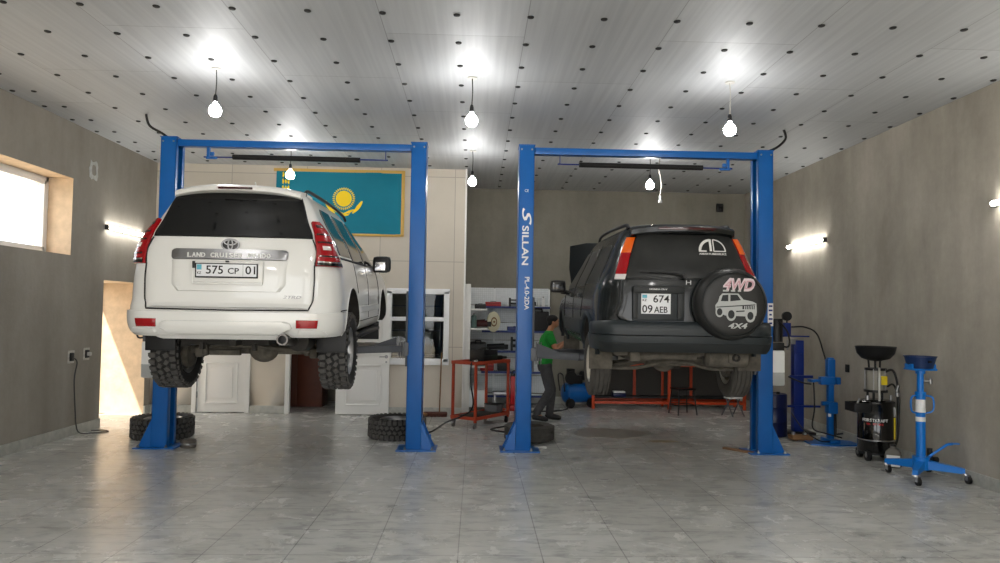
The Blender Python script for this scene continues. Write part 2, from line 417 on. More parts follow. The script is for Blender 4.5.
d2 = struct(door_leaf(D2[1]+.03, D2[1]+.03+.86, YP-.075).build('door_2', M_white)); casing(d2, D2[0], D2[1], D2[3]); h2 = handle(d2, D2[1]+.84, YP-.095, .98, 1)
# partition window
iw = MB(); x0, x1, z0, z1 = W2[0]-.03, W2[1]+.03, W2[2]-.03, W2[3]+.03
for (xc, zc, dx, dz) in (((x0+x1)/2, z0, x1-x0+.1, .11), ((x0+x1)/2, z1, x1-x0+.1, .09), (x0, (z0+z1)/2, .09, z1-z0), (x1, (z0+z1)/2, .09, z1-z0)):
    iw.box((xc, YP, zc), (dx, .09, dz), bev=.006)
iw.box(((x0+x1)/2, YP, 1.62), (x1-x0, .07, .07), bev=.004); iw.box((x0+.44, YP, (z0+z1)/2), (.05, .07, z1-z0), bev=.004)
w2 = struct(iw.build('window_2', M_upvc))
MB().box(((x0+x1)/2, YP+.01, (z0+z1)/2), (x1-x0-.06, .008, z1-z0-.06)).build('pane', mat('inner_glass', (235,240,240), .03, trans=1, ior=1.3), w2)
# furniture in the room behind the partition
cab = thing('wardrobe', 'reddish brown wardrobe standing inside the dark open doorway', 'wardrobe', (-3.2, 13.15, 0))
MB().box((0, .25, 1.0), (.9, .5, 2.0), bev=.006).build('carcass', M_brown, cab)
for s_ in (-1, 1):
    dm = MB().box((s_*.223, -.012, 1.0), (.435, .022, 1.94), bev=.004).build('door', M_brown, cab); MB().cyl((s_*.04, -.02, .95), (s_*.04, -.02, 1.1), .007).build('handle', M_steel, dm)
tw = thing('office_shelf', 'pale grey shelf with folders behind the partition window', 'shelf', (-1.1, 13.3, 0))
sm_ = MB()
for s_ in (-1, 1): sm_.box((s_*.45, 0, 1.0), (.03, .35, 2.0))
sm_.build('side_panel', mat('grey_board', (120,118,112), .6), tw)
for z in (.5, .95, 1.4, 1.85): MB().box((0, 0, z), (.88, .34, .025)).build('shelf', M_greyarm, tw)
MB().box((.05, -.03, 1.18), (.5, .25, .4), bev=.01).build('panel', mat('grey_panel', (150,150,146), .6), tw)

# outdoors, seen through the window and the doorway
struct(MB().box((0, 4, -.20), (44, 44, .08)).build('ground', mat('pale_yard', (206,192,170), .9, var=.15, vscale=2)))
fc = thing('yard_wall', 'low pale masonry wall seen through the window on the left', 'wall', (-14.5, 9, -.08))
MB().box((0, 0, 1.55), (.25, 24, 3.1), bev=.01).build('masonry', mat('pale_render', (226,208,184), .9, var=.1, vscale=3), fc)
for k in range(30): MB().cyl((0, -9+k*.6, 3.1), (0, -9+k*.6, 3.55), .03, n=8).build('baluster', M_reveal, fc)
MB().box((0, 0, 3.58), (.12, 18.4, .06), bev=.01).build('coping', M_reveal, fc)

# small fittings on the walls
def outlet(y, z, label, wall='l'):
    x, s_ = (XL, 1) if wall == 'l' else (XR, -1)
    t = thing('wall_socket', label, 'socket', (x, y, z))
    if wall == 'l': MB().box((s_*.003, 0, 0), (.006, .15, .17), bev=.002).build('plaster_rim', mat('rim_plaster', (196,192,184), .9, var=.3, vscale=30), t)
    MB().box((s_*.012, 0, 0), (.024, .085, .11), bev=.006).build('cover', M_black, t)
    MB().lathe([(0,.0),(.02,.0),(.022,.012),(.03,.014)], 16, M=T(s_*.014, 0, 0)@R3(0, s_*PI/2, 0)).build('inlet', M_cord, t)
    return t
outlet(9.87, 1.06, 'black wall socket with a grey cord plugged in, left wall')
t = outlet(10.25, 1.08, 'socket with pale plug beside the doorway, left wall')
MB().box((.045, .0, 0), (.05, .05, .05), bev=.012).build('plug', M_cordw, t)
outlet(10.12, 1.03, 'black double socket on the right wall between press and drainer', 'r')
tag(MB().tube([(XL+.05, 9.87, 1.04), (XL+.09, 9.86, .98), (XL+.04, 9.9, .75), (XL+.05, 9.93, .35), (XL+.06, 9.95, .14), (XL+.09, 9.99, .03), (XL+.2, 10.1, .012), (XL+.34, 10.25, .01), (XL+.2, 10.36, .01), (XL+.08, 10.3, .01)], .008, smooth=6).build('extension_lead', M_cord),
    'thin grey cord hanging from the left wall socket to the floor', 'cord')
rng = random.Random(3)
def blob_ring(r0, r1):
    mb = MB(); n = 20; ro = [r1*(1+.18*rng.uniform(-1,1)) for _ in range(n)]
    vs = []
    for k in range(n):
        a = 2*PI*k/n; cx = math.copysign(abs(math.cos(a))**.6, math.cos(a)); cz = math.copysign(abs(math.sin(a))**.6, math.sin(a))
        for rr, d in ((r0, 0), (r0, .007), (ro[k], .007), (ro[k]*1.05, 0)): vs.append((d, rr*cx, rr*cz*1.25))
    mb.add(vs, [(k*4+q, ((k+1)%n)*4+q, ((k+1)%n)*4+q+1, k*4+q+1) for k in range(n) for q in range(3)])
    return mb
o = blob_ring(.06, .105).build('plaster_patch', mat('fresh_plaster', (190,190,186), .9, var=.2, vscale=20), None, T(XL, 10.27, 3.66)); tag(o, 'square ring of pale filler on the left wall above the tube lamp', 'patch')
t = thing('alarm_sensor', 'small black sensor high on the back wall near the right corner', 'sensor', (4.8, YB-.0, 3.9))
MB().box((0, -.03, 0), (.13, .06, .17), bev=.02).build('housing', M_black, t); MB().sph((0, -.06, -.02), .03, 12, 8).build('lens', M_blackg, t)

# flag on the partition
fl = thing('flag', 'teal flag with yellow sun and eagle pinned high on the partition', 'flag', (-2.355, YP-.02, 3.57))
FW, FH = 2.12, 1.05
def flagz(x, z): return -.012-.012*math.sin(x*5+z*3)*math.cos(z*4+x)-.02*math.exp(-((x-.78)/.2)**2)*math.sin(z*9+x*7)
fm = MB(); nx, nz = 60, 24
vs = []
for side in (0, 1):
    for j in range(nz+1):
        for i in range(nx+1):
            x = -FW/2+FW*i/nx; z = -FH/2+FH*j/nz; vs.append((x, flagz(x, z)+side*.004, z))
fs = []
for side in (0, 1):
    for j in range(nz):
        for i in range(nx):
            a = side*(nx+1)*(nz+1)+j*(nx+1)+i; fs.append((a, a+1, a+nx+2, a+nx+1))
fm.add(vs, fs, sm=True).build('cloth', M_teal, fl)
def flag_poly(mb, pts):
    n = len(pts); mb.add([(x, flagz(x, z)-.004, z) for x, z in pts]+[(x, flagz(x, z)+.002, z) for x, z in pts], [list(range(n)), list(range(n, 2*n))[::-1]]+[(i, (i+1)%n, n+(i+1)%n, n+i) for i in range(n)])
sx0, sz0, sr = .08, .07, .135
e = MB(); cen = []
flag_poly(e, [(sx0+sr*math.cos(2*PI*k/32), sz0+sr*math.sin(2*PI*k/32)) for k in range(32)])
for k in range(32):
    a = 2*PI*k/32; c_, s_ = math.cos(a), math.sin(a)
    def q(r, w_): return (sx0+r*c_-w_*s_, sz0+r*s_+w_*c_)
    flag_poly(e, [q(sr*1.12, -.006), q(sr*1.3, -.011), q(sr*1.46, 0), q(sr*1.3, .011), q(sr*1.12, .006)])
e.build('sun', M_gold, fl)
e = MB()
for s_ in (-1, 1):
    for (r0, r1, a0, a1, ins) in ((.235, .29, 8, 62, .0), (.215, .255, 48, 88, .0)):
        outer = []; inner = []
        for k in range(13):
            u = k/12; a = math.radians(-90+s_*(90-(a0+(a1-a0)*u))); w_ = math.sin(PI*min(1, u*1.05+.02))*.6+.4
            outer.append((sx0+r1*1.12*math.cos(a), sz0+(r1*1.0)*math.sin(a)+.0)); rr = r1-(r1-r0)*w_
            inner.append((sx0+rr*1.12*math.cos(a), sz0+rr*math.sin(a)))
        for k in range(12): flag_poly(e, [outer[k], outer[k+1], inner[k+1], inner[k]])
flag_poly(e, [(sx0-.05, sz0-.27), (sx0+.0, sz0-.245), (sx0+.07, sz0-.26), (sx0+.12, sz0-.235), (sx0+.08, sz0-.285), (sx0, sz0-.3)])
e.build('eagle', M_gold, fl)
e = MB(); xo_ = -FW/2+.16
for k in range(9):
    zc = -.46+k*.115
    for s_ in (-1, 1):
        flag_poly(e, [(xo_+s_*.045, zc-.05), (xo_+s_*.06, zc-.03), (xo_+s_*.06, zc+.03), (xo_+s_*.045, zc+.05), (xo_+s_*.03, zc+.02), (xo_+s_*.03, zc-.02)])
    flag_poly(e, [(xo_, zc-.045), (xo_+.022, zc), (xo_, zc+.045), (xo_-.022, zc)])
e.build('ornament', M_gold, fl)
fr = MB()
for (xc, zc, dx, dz) in ((0, FH/2+.02, FW+.1, .05), (0, -FH/2-.015, FW+.1, .04), (FW/2+.02, 0, .055, FH+.06)): fr.box((xc, -.01, zc), (dx, .02, dz), bev=.006)
fr.build('fringe', M_fringe, fl)

# lamps
def bulb(x, y, drop, label, lit=True, cordm=None, r=.055):
    t = thing('pendant_bulb', label, 'lamp', (x, y, ZC), group=None)
    MB().cyl((0,0,0), (0,0,-.012), .05, n=20).build('ceiling_rose', M_cordw, t)
    MB().tube([(0,0,-.01), (.006,0,-drop*.5), (0,0,-drop)], .006, smooth=4).build('cord', cordm or M_cord, t)
    MB().lathe([(0,0),(.014,0),(.02,-.02),(.024,-.07),(.02,-.075)], 16, M=T(0,0,-drop)).build('socket', M_black, t)
    r = r*1.15; pr = [(.014,-.07),(.016,-.085),(.026,-.1),(r*.8,-.125),(r,-.16),(r*.93,-.195),(r*.6,-.22),(0,-.23)]
    MB().lathe(pr, 20, M=T(0,0,-drop)).build('bulb', M_bulb, t)
    return t
L0 = 'lit round bulb on a dark cord in front of the left lift'
bulb(-2.70, 7.38, .27, 'lit bulb on a long cord in front of the left lift, above the white car')
bulb(-.08, 7.45, .29, 'lit bulb hanging centrally between the lifts, the nearer one')
bulb(2.62, 7.38, .34, 'lit bulb on a pale cord in front of the right lift', cordm=M_cordw)
bulb(-2.80, 10.75, .28, 'lit bulb behind the left lift in front of the flag')
bulb(-.09, 10.82, .31, 'lit bulb by the partition edge, farther of the two central bulbs')
bulb(2.62, 10.85, .30, 'lit bulb behind the right lift above the dark car')
for yy in (3.8, .3):
    for xx in (-2.7, -.08, 2.62): bulb(xx, yy, .34, 'lit bulb hanging overhead above the top edge of the picture')['group'] = 'lit bulbs above the top edge of the picture'
t = thing('empty_socket', 'unlit white lamp socket dangling beside the bulb over the dark car', 'socket', (2.78, 10.85, ZC))
MB().tube([(0,0,0), (-.02,0,-.2), (.02,0,-.45), (0,0,-.62)], .010, smooth=6).build('cord', mat('cord_midgrey', (150,146,138), .6), t)  # even grey, toned down to offset the bulb beside it
MB().lathe([(0,0),(.018,0),(.022,-.03),(.018,-.05),(.03,-.08),(.03,-.11),(0,-.115)], 14, M=T(0,0,-.62)).build('holder', M_label, t)
def tube_lamp(x, y, z, s_, L, label):
    t = thing('tube_lamp', label, 'lamp', (x, y, z))
    MB().box((s_*.015, 0, 0), (.03, L, .055), bev=.006).build('fixture', M_white, t)
    MB().cyl((s_*.055, -L/2+.02, 0), (s_*.055, L/2-.02, 0), .026, n=14).build('tube', M_tubel, t)
    for q in (-1, 1): MB().box((s_*.035, q*(L/2-.01), 0), (.06, .03, .075), bev=.008).build('end_cap', M_cord, t)
    return t
tube_lamp(XL, 11.21, 2.9, 1, 1.2, 'glowing tube lamp on the left wall beside the white car')
tube_lamp(XR, 11.36, 2.93, -1, 1.28, 'glowing tube lamp on the right wall beside the blue post')
tube_lamp(XR, 6.55, 2.93, -1, 1.24, 'glowing tube lamp at the right edge of the picture')
# ------------------------------------------------------------------ two-post lifts
YL = 9.1
def lift(name, xa, xb, label, tank_side, carz, padpts, letter=None):
    """xa, xb: outer faces of the two posts; origin at floor centre"""
    xc = (xa+xb)/2; hw = (xb-xa)/2; H = 3.88
    t = thing('two_post_lift', label, 'car lift', (xc, YL, 0))
    for s_ in (-1, 1):
        # post: a folded channel open to the inside
        p = MB(); W, D, th = .195, .27, .012
        ox = s_*hw; ix = s_*(hw-W)
        p.box((s_*(hw-W/2), th/2, H/2), (W, th, H), bev=.004)
        p.box((s_*(hw-W/2), D-th/2, H/2), (W, th, H), bev=.004)
        p.box((ox-s_*th/2, D/2, H/2), (th, D, H), bev=.004)
        for yy in (.035, D-.035): p.box((ix+s_*.006, yy, H/2), (th, .07, H), bev=.003)
        p.box((s_*(hw-W/2), D/2, H+.006), (W+.015, D+.015, .014), bev=.003)
        post = p.build('post', M_blue, t)
        MB().box((s_*(hw-W*.42), D/2, H*.5), (.06, D-.1, H-.1)).build('inner_channel', M_dark, post)
        b = MB(); b.box((s_*(hw-.06), D/2, .008), (.5, .42, .016), bev=.003); b.build('base_plate', M_blue, post)
        g = MB()
        for yy in (0, D-.012):
            q = [(0,0), (.155,0), (.0,.34)]
            g.add([(ox+s_*x, yy+dy, .016+z) for dy in (0,.012) for x, z in q], [(0,1,2),(3,5,4),(0,3,4,1),(1,4,5,2),(2,5,3,0)])
        g.box((ox+s_*.06, D/2, .1), (.11, .012, .17)); g.build('gusset', M_blue, post)
        for (bx, by) in ((.14,-.035), (-.2,-.035), (.14,D+.04), (-.2,D+.04)):
            MB().cyl((ox+s_*bx, by, .016), (ox+s_*bx, by, .05), .011, n=6).cyl((ox+s_*bx, by, .016), (ox+s_*bx, by, .03), .02, n=6).build('anchor_bolt', M_steel, post)
        for xx in (ox-s_*.03, ox-s_*.16): MB().cyl((xx, 0, H-.05), (xx, -.012, H-.05), .012, n=6).build('bolt', M_steel, post)
        # carriage
        c = MB(); c.box((ix-s_*.005, D/2, carz+.25), (.05, D-.08, .95), bev=.01)
        c.box((ix-s_*.05, D/2, carz), (.13, D+.05, .16), bev=.012)
        car = c.build('carriage', M_greyarm, t)
        for k in range(7):
            MB().box((ix-s_*.115, -.03+k*.0+.0, carz-.06+k*.035), (.012, .02, .018)).build('restraint_tooth', M_steel, car) if k < 5 else None
        rg = MB()
        for dx in (0, .03, .06): rg.cyl((ix-s_*(.05+dx), -.04, carz-.12), (ix-s_*(.05+dx), -.04, carz+.16), .006, n=8)
        rg.build('restraint_rod', M_steel, car)
        # telescopic arms
        for (px, py, pz) in padpts[s_]:
            a = Vector((ix-s_*.07, D/2+(-.08 if py < D/2 else .08), carz)); e = Vector((px, py, carz))
            d = (e-a); L = d.length; ang = math.atan2(d.y, d.x); M = T(a.x, a.y, carz)@R3(0,0,ang)
            am = MB(); am.cyl((0,0,-.07), (0,0,.07), .06, n=20, M=M); am.box((L*.3, 0, 0), (L*.62, .14, .085), M=M, bev=.008)
            arm = am.build('arm', M_greyarm, t)
            MB().box((L*.74, 0, 0), (L*.5, .1, .06), M=M, bev=.006).cyl((L, 0, -.035), (L, 0, .035), .06, n=20, M=M).build('extension', M_greyarm, arm)
            if py < D/2: MB().add([(.05,-.075,.04),(.42,-.075,.04),(.05,-.075,.14),(.05,-.055,.04),(.42,-.055,.04),(.05,-.055,.14)], [(0,1,2),(3,5,4),(0,3,4,1),(1,4,5,2),(2,5,3,0)], M=M).build('stiffener', M_greyarm, arm)
            MB().cyl((L,0,.03), (L,0,pz-carz-.03), .028, n=16, M=M).cyl((L,0,pz-carz-.035), (L,0,pz-carz-.005), .06, n=20, M=M).build('pad', M_black, arm)
    # overhead beam and padded shut-off bar
    bm_ = MB(); bm_.box((0, .1, H-.055), (2*hw-.36, .12, .085), bev=.006)
    beam = bm_.build('crossbeam', M_blue, t)
    s_ = tank_side
    MB().box((s_*(hw-.56), .1, H-.16), (.035, .05, .14), bev=.004).box((s_*(hw-.6), .1, H-.23), (.14, .03, .03), bev=.004).box((s_*(hw-.62), .06, H-.19), (.05,.04,.05), bev=.006).build('switch_bracket', M_blue, t)
    MB().cyl((-s_*(hw-.5), .1, H-.21), (s_*(hw-.5), .1, H-.22), .009, n=10).cyl((-s_*(hw-.53), .1, H-.21), (-s_*(hw-.53), .1, H-.08), .006, n=8).build('switch_rod', M_bluedk, t)
    MB().cyl((-.83-s_*.03, .1, H-.213), (.78-s_*.03, .1, H-.217), .033, n=18).build('foam_sleeve', M_pad, t)
    # power unit on the outer back of the post
    ox = s_*(hw+.12)
    MB().box((s_*(hw+.02), .2, 1.62), (.06, .12, .5), bev=.008).cyl((ox, .2, 1.42), (ox, .2, 1.72), .085, n=24).box((ox, .2, 1.36), (.16, .16, .1), bev=.01).build('motor', M_black if s_ > 0 else M_greyarm, t)
    tk = MB().box((ox, .2, 1.08), (.18, .17, .46), bev=.03).cyl((ox, .2, 1.3), (ox, .2, 1.34), .05, n=16).build('oil_tank', M_tank, t)
    MB().box((ox, .2, .95), (.182, .172, .2), bev=.03).build('oil', M_fluid, tk)
    MB().tube([(ox-s_*.02, .2, 1.4), (ox+s_*.14, .14, 1.36), (ox+s_*.12, .12, 1.55), (ox-s_*.02, .1, 1.7)], .012, smooth=6).build('hose', M_black, t)
    MB().tube([(s_*(hw-.05), .14, H+.01), (s_*(hw+.05), .14, H+.08), (s_*(hw+.2), .12, H+.17), (s_*(hw+.24), .1, ZC-.002)] if s_ < 0 else [(s_*(hw-.06), .14, H+.01), (s_*(hw+.1), .14, H+.08), (s_*(hw+.22), .14, H+.2), (s_*(hw+.18), .1, ZC-.002)], .016, smooth=6).build('supply_hose', M_black, t)
    return t
LH = 1.14
liftL = lift('l', -3.99, -.66, 'blue two-post lift with plain posts holding up the white car', -1, 1.27,
     {-1: [(-.5, -.75, 1.43), (-.5, 1.2, 1.43)], 1: [(.52, -.75, 1.43), (.52, 1.2, 1.43)]})
liftR = lift('r', .52, 3.80, 'blue two-post lift with white lettering holding up the dark car', 1, 1.22,
     {-1: [(-.55, -.7, 1.38), (-.5, 1.1, 1.38)], 1: [(.4, -.7, 1.38), (.4, 1.1, 1.38)]})
# lettering on the right lift's left post: read with the head tilted right
def front(x, z, rot=0): return T(x, -.0025, z)@R3(PI/2,0,0)@R3(0,0,rot)
lx = -1.64+.1
MB().text('SILLAN', .50, .085, front(lx-.01, 2.6, -PI/2), bold=.02).build('brand_lettering', M_label, liftR)
MB().text('S', .22, .12, front(lx+.005, 2.97, -PI/2), bold=.01, shear=.4).build('brand_initial', M_label, liftR)
MB().text('PL-4.0-2DA', .42, .06, front(lx+.02, 1.99, -PI/2), bold=.02).build('model_lettering', M_label, liftR)
MB().text('CE', .05, .035, front(lx, 3.30, 0)).build('ce_mark', M_label, liftR)

MB().box((1.605, -.003, 1.77), (.07, .004, .29)).build('sticker', M_label, liftR)
st2 = MB()
for k, w_ in enumerate((.04, .05, .03, .05, .045)): st2.box((1.605, -.006, 1.66+k*.055), (w_, .003, .022))
st2.build('sticker_print', M_bluedk, liftR)
# ------------------------------------------------------------------ car bodies
def pchip(pts):
    xs = np.array([p[0] for p in pts], float); ys = np.array([p[1] for p in pts], float)
    h = np.diff(xs); d = np.diff(ys)/h; m_ = np.zeros(len(xs)); m_[0] = d[0]; m_[-1] = d[-1]
    for i in range(1, len(xs)-1):
        m_[i] = 0 if d[i-1]*d[i] <= 0 else 3*(h[i-1]+h[i])/((2*h[i]+h[i-1])/d[i-1]+(h[i]+2*h[i-1])/d[i])
    def f(x):
        x = min(max(x, xs[0]), xs[-1]); i = min(max(int(np.searchsorted(xs, x))-1, 0), len(h)-1)
        t = (x-xs[i])/h[i]; t2 = t*t; t3 = t2*t
        return float((2*t3-3*t2+1)*ys[i]+(t3-2*t2+t)*h[i]*m_[i]+(-2*t3+3*t2)*ys[i+1]+(t3-t2)*h[i]*m_[i+1])
    return f

class Shell:
    """car body as a stack of rounded plan outlines; s runs 0 rear centre, 1-2 rear corner, 2-3 side, 3-4 front corner, 5 front centre"""
    def __init__(s, hw, yr, yf, ca=.16, cb=.2, fa=.4, fb=.35, crown=.03, crf=.08, taper=.03, mid=2.3, zs=None):
        s.hw, s.yr, s.yf = pchip(hw), pchip(yr), pchip(yf)
        s.ca = pchip(ca) if isinstance(ca, list) else (lambda z: ca)
        s.cb = pchip(cb) if isinstance(cb, list) else (lambda z: cb)
        s.fa, s.fb, s.crown, s.crf, s.taper, s.mid = fa, fb, crown, crf, taper, mid
        s.zs = zs
    def P(s, u, z, side=1):
        hw = s.hw(z); yr = s.yr(z); yf = s.yf(z)
        a = min(s.ca(z), hw*.6); b = min(s.cb(z), (yf-yr)*.3); fa = min(s.fa, hw*.7); fb = min(s.fb, (yf-yr)*.3)
        x1 = hw-a; yc = yr+s.crown*(x1/max(hw, .01))**2
        x2 = hw-fa; yd = yf-s.crf
        if u <= 1: x = x1*u; y = yr+s.crown*(x/max(hw, .01))**2
        elif u <= 2: t = (u-1)*PI/2; x = x1+a*math.sin(t); y = yc+b*(1-math.cos(t))
        elif u <= 3: x = hw; y = (yc+b)+(yd-fb-yc-b)*(u-2)
        elif u <= 4: t = (u-3)*PI/2; x = x2+fa*math.cos(t); y = yd-fb+fb*math.sin(t)
        else: q = 5-u; x = x2*q; y = yd+s.crf*(1-q*q)
        x *= 1-s.taper*((y-s.mid)/s.mid)**2
        return Vector((side*x, y, z))
    def ux(s, x, z):
        lo, hi = 0, 2
        for _ in range(30):
            m_ = (lo+hi)/2
            if s.P(m_, z).x < x: lo = m_
            else: hi = m_
        return lo
    def uy(s, y, z):
        lo, hi = 1, 4
        for _ in range(30):
            m_ = (lo+hi)/2
            if s.P(m_, z).y < y: lo = m_
            else: hi = m_
        return lo
    def N(s, u, z, side=1):
        e = 1e-3
        us = u if abs(u) < 4.99 else 4.98
        a = s.Pf(us+e, z, side)-s.Pf(us-e, z, side); b = s.Pf(us, z+.004, side)-s.Pf(us, z-.004, side)
        n = a.cross(b); n = n*side
        if n.length < 1e-9: return Vector((0,-1,0))
        return n.normalized()
    def Pf(s, u, z, side=1):
        """u may be negative: other half of the rear"""
        if u < 0: return s.P(-u, z, -side)
        return s.P(u, z, side)
    def body(s, n=(7, 8, 34, 8, 6)):
        us = []
        for k, c in enumerate(n): us += [k+i/c for i in range(c)]
        us.append(5.0)
        mb = MB(); ring = len(us)*2-2; vs = []
        for z in s.zs:
            vs += [s.P(u, z, 1) for u in us] + [s.P(u, z, -1) for u in us[-2:0:-1]]
        fs = [(j*ring+i, j*ring+(i+1)%ring, (j+1)*ring+(i+1)%ring, (j+1)*ring+i) for j in range(len(s.zs)-1) for i in range(ring)]
        mb.add(vs, fs, 0, True)
        mb.add(vs[:ring], [list(range(ring))], 1); mb.add(vs[-ring:], [list(range(ring))], 0, True)
        return mb
    def patch(s, rows, off=.004, n=10, per=4, back=-.01, side=1, round_=.006, mb=None, mi=0):
        """rows: (z, a, b) or (za, a, zb, b) bottom to top; a, b are u coordinates; closed slab offset outwards"""
        R = [(r[0], r[1], r[0], r[2]) if len(r) == 3 else r for r in rows]
        Q = []
        for i in range(len(R)-1):
            for k in range(per):
                t = k/per; Q.append([R[i][c]*(1-t)+R[i+1][c]*t for c in range(4)])
        Q.append(list(R[-1]))
        H = max(abs(R[-1][0]-R[0][0]), .02)
        Q = [[Q[0][c]*(1-.012)+Q[1][c]*.012 if False else Q[0][c] for c in range(4)]] + Q[1:]
        e = .03
        ts = [0, e]+[e+(1-2*e)*k/n for k in range(1, n)]+[1-e, 1]
        rows2 = [Q[0], [Q[0][c]+(Q[1][c]-Q[0][c])*.12 for c in range(4)]]+Q[1:-1]+[[Q[-1][c]+(Q[-2][c]-Q[-1][c])*.12 for c in range(4)], Q[-1]]
        nr, nc = len(rows2), len(ts); vs = []
        for layer in (0, 1):
            for i, r in enumerate(rows2):
                for j, t in enumerate(ts):
                    z = r[0]*(1-t)+r[2]*t; u = r[1]*(1-t)+r[3]*t
                    p = s.Pf(u, z, side); nn = s.N(u, z, side)
                    edge = i in (0, nr-1) or j in (0, nc-1)
                    vs.append(p+nn*((off-min(round_, abs(off)*.7) if edge else off) if layer == 0 else back))
        fs = []
        for layer in (0, 1):
            o = layer*nr*nc
            for i in range(nr-1):
                for j in range(nc-1):
                    q = (o+i*nc+j, o+i*nc+j+1, o+(i+1)*nc+j+1, o+(i+1)*nc+j); fs.append(q if layer == 0 else q[::-1])
        bd = [(0, j) for j in range(nc)]+[(i, nc-1) for i in range(1, nr)]+[(nr-1, j) for j in range(nc-2, -1, -1)]+[(i, 0) for i in range(nr-2, 0, -1)]
        for k in range(len(bd)):
            a = bd[k]; b = bd[(k+1) % len(bd)]
            A = a[0]*nc+a[1]; B = b[0]*nc+b[1]; fs.append((A, B, B+nr*nc, A+nr*nc))
        mb = mb or MB(); return mb.add(vs, fs, mi, True)
    def line(s, pts, r=.004, off=.001, side=1, mb=None, sub=6):
        """thin tube following the surface through (u, z) points"""
        out = []
        for i in range(len(pts)-1):
            for k in range(sub):
                t = k/sub; u = pts[i][0]*(1-t)+pts[i+1][0]*t; z = pts[i][1]*(1-t)+pts[i+1][1]*t
                out.append(s.Pf(u, z, side)+s.N(u, z, side)*off)
        u, z = pts[-1]; out.append(s.Pf(u, z, side)+s.N(u, z, side)*off)
        return (mb or MB()).tube(out, r, 6)

def carve(o, cutters):
    """cut wheel housings out of the shell; the cut faces take the dark underbody material"""
    tmp = []
    for (x0, x1, y, z, r) in cutters:
        c = MB().cyl((x0, y, z), (x1, y, z), r, n=40, mi=1, caps=False)
        c.add([(x0, y+r*math.cos(2*PI*k/40), z+r*math.sin(2*PI*k/40)) for k in range(40)], [list(range(40))], 1)
        c.add([(x1, y+r*math.cos(2*PI*k/40), z+r*math.sin(2*PI*k/40)) for k in range(40)], [list(range(40))], 1)
        c = c.build('cutter', [M_dark, M_dark], o.parent); c.data.polygons.foreach_set('material_index', [1]*len(c.data.polygons))
        md = o.modifiers.new('cut', 'BOOLEAN'); md.operation = 'DIFFERENCE'; md.object = c; md.solver = 'EXACT'; tmp.append(c)
    bpy.context.view_layer.update()
    me = bpy.data.meshes.new_from_object(o.evaluated_get(bpy.context.evaluated_depsgraph_get()))
    o.modifiers.clear(); o.data = me
    for c in tmp: bpy.data.objects.remove(c)
    try: me.set_sharp_from_angle(angle=math.radians(42))
    except Exception: pass

M_block = mat('tread_block', (84,82,79), .85, var=.3, vscale=20)
def tyre(mb, R, w, rr, tread='road', mi=0):
    """tyre about the x axis, centred at the origin"""
    M = R3(0, PI/2, 0); h = w/2; d = .012 if tread == 'at' else .006
    pr = [(rr, -h*.78), (rr+.012, -h*.86), (rr+(R-rr)*.45, -h), (R-.045, -h*.97), (R-.018, -h*.88), (R-d, -h*.78)]
    if tread == 'road':
        for c in (-.5, -.17, .17, .5): pr += [(R-.001, (c-.13)*h*1.25), (R-.001, (c-.028)*h*1.25), (R-.011, (c-.02)*h*1.25), (R-.011, (c+.02)*h*1.25), (R-.001, (c+.028)*h*1.25)]
        pr += [(R-.001, .78*h)]
    else: pr += [(R-d, h*.78)]
    pr += [(R-.018, h*.88), (R-.045, h*.97), (rr+(R-rr)*.45, h), (rr+.012, h*.86), (rr, h*.78), (rr-.005, 0)]
    mb.lathe(pr, 64, mi, M, closed=True)
    if tread == 'at':
        nb = 34
        for k in range(nb):
            a = 2*PI*k/nb
            for row, (xc, ww, sk) in enumerate(((-.70, .42, .0), (-.24, .34, .5), (.24, .34, .0), (.70, .42, .5))):
                aa = a+sk*2*PI/nb
                for q in ((1,) if row in (0, 3) else (1,)):
                    B = R3(aa, 0, 0)@T(xc*h, 0, R-.006)@R3(0, 0, (.5 if row in (1, 2) else .12)*(1 if k%2 else -1))
                    mb.box((0,0,0), (ww*h*(1.0 if k%2 else .8), 2*PI*R/nb*.66, .022), M=B, mi=mi+1)
            if True:
                for s_ in (-1, 1): mb.box((0,0,0), (.014, 2*PI*R/nb*.5, .04), M=R3(a,0,0)@T(s_*h*.955, 0, R-.035)@R3(0,s_*.25,0), mi=mi+1)
def wheel(parent, x, y, z, R, w, rr, side, tread, mt, mr, spokes=6):
    mb = MB(); tyre(mb, R, w, rr, tread)
    t = mb.build('wheel', [mt, M_block] if tread == 'at' else mt, parent, T(x, y, z))
    rb = MB(); M = R3(0, side*PI/2, 0); h = w/2
    rb.lathe([(rr+.008, h*.8), (rr-.004, h*.84), (rr-.018, h*.7), (rr-.03, h*.2), (rr-.035, -h*.7), (rr+.006, -h*.84)], 40, M=M)
    rb.lathe([(0, h*.5), (.03, h*.5), (.045, h*.42), (.075, h*.36), (.085, h*.1), (0, h*.1)], 24, M=M)
    for k in range(spokes):
        a = 2*PI*k/spokes
        for da in (-.14, .14):
            rb.add([( .06, -.02, h*.38), (.06, .02, h*.38), (rr-.015, .022, h*.62), (rr-.015, -.022, h*.62), (.06, -.02, h*.15), (.06, .02, h*.15), (rr-.015, .022, h*.4), (rr-.015, -.022, h*.4)],
                   [(0,1,2,3),(4,7,6,5),(0,3,7,4),(1,5,6,2),(0,4,5,1),(3,2,6,7)], M=M@R3(0,0,a+da))
    rb.build('rim', mr, t)
    MB().lathe([(0,0),(rr*.75,0),(rr*.75,.02),(0,.02)], 28, M=M@T(0,0,-.01)).build('brake_disc', M_steel, t)
    return t
def along(sh, ycen, zc, r, a0, a1, n=26):
    """points of an arc on the car side, as (u, z)"""
    out = []
    for k in range(n+1):
        a = a0+(a1-a0)*k/n; z = zc+r*math.sin(a); y = ycen+r*math.cos(a); out.append((sh.uy(y, z), z))
    return out

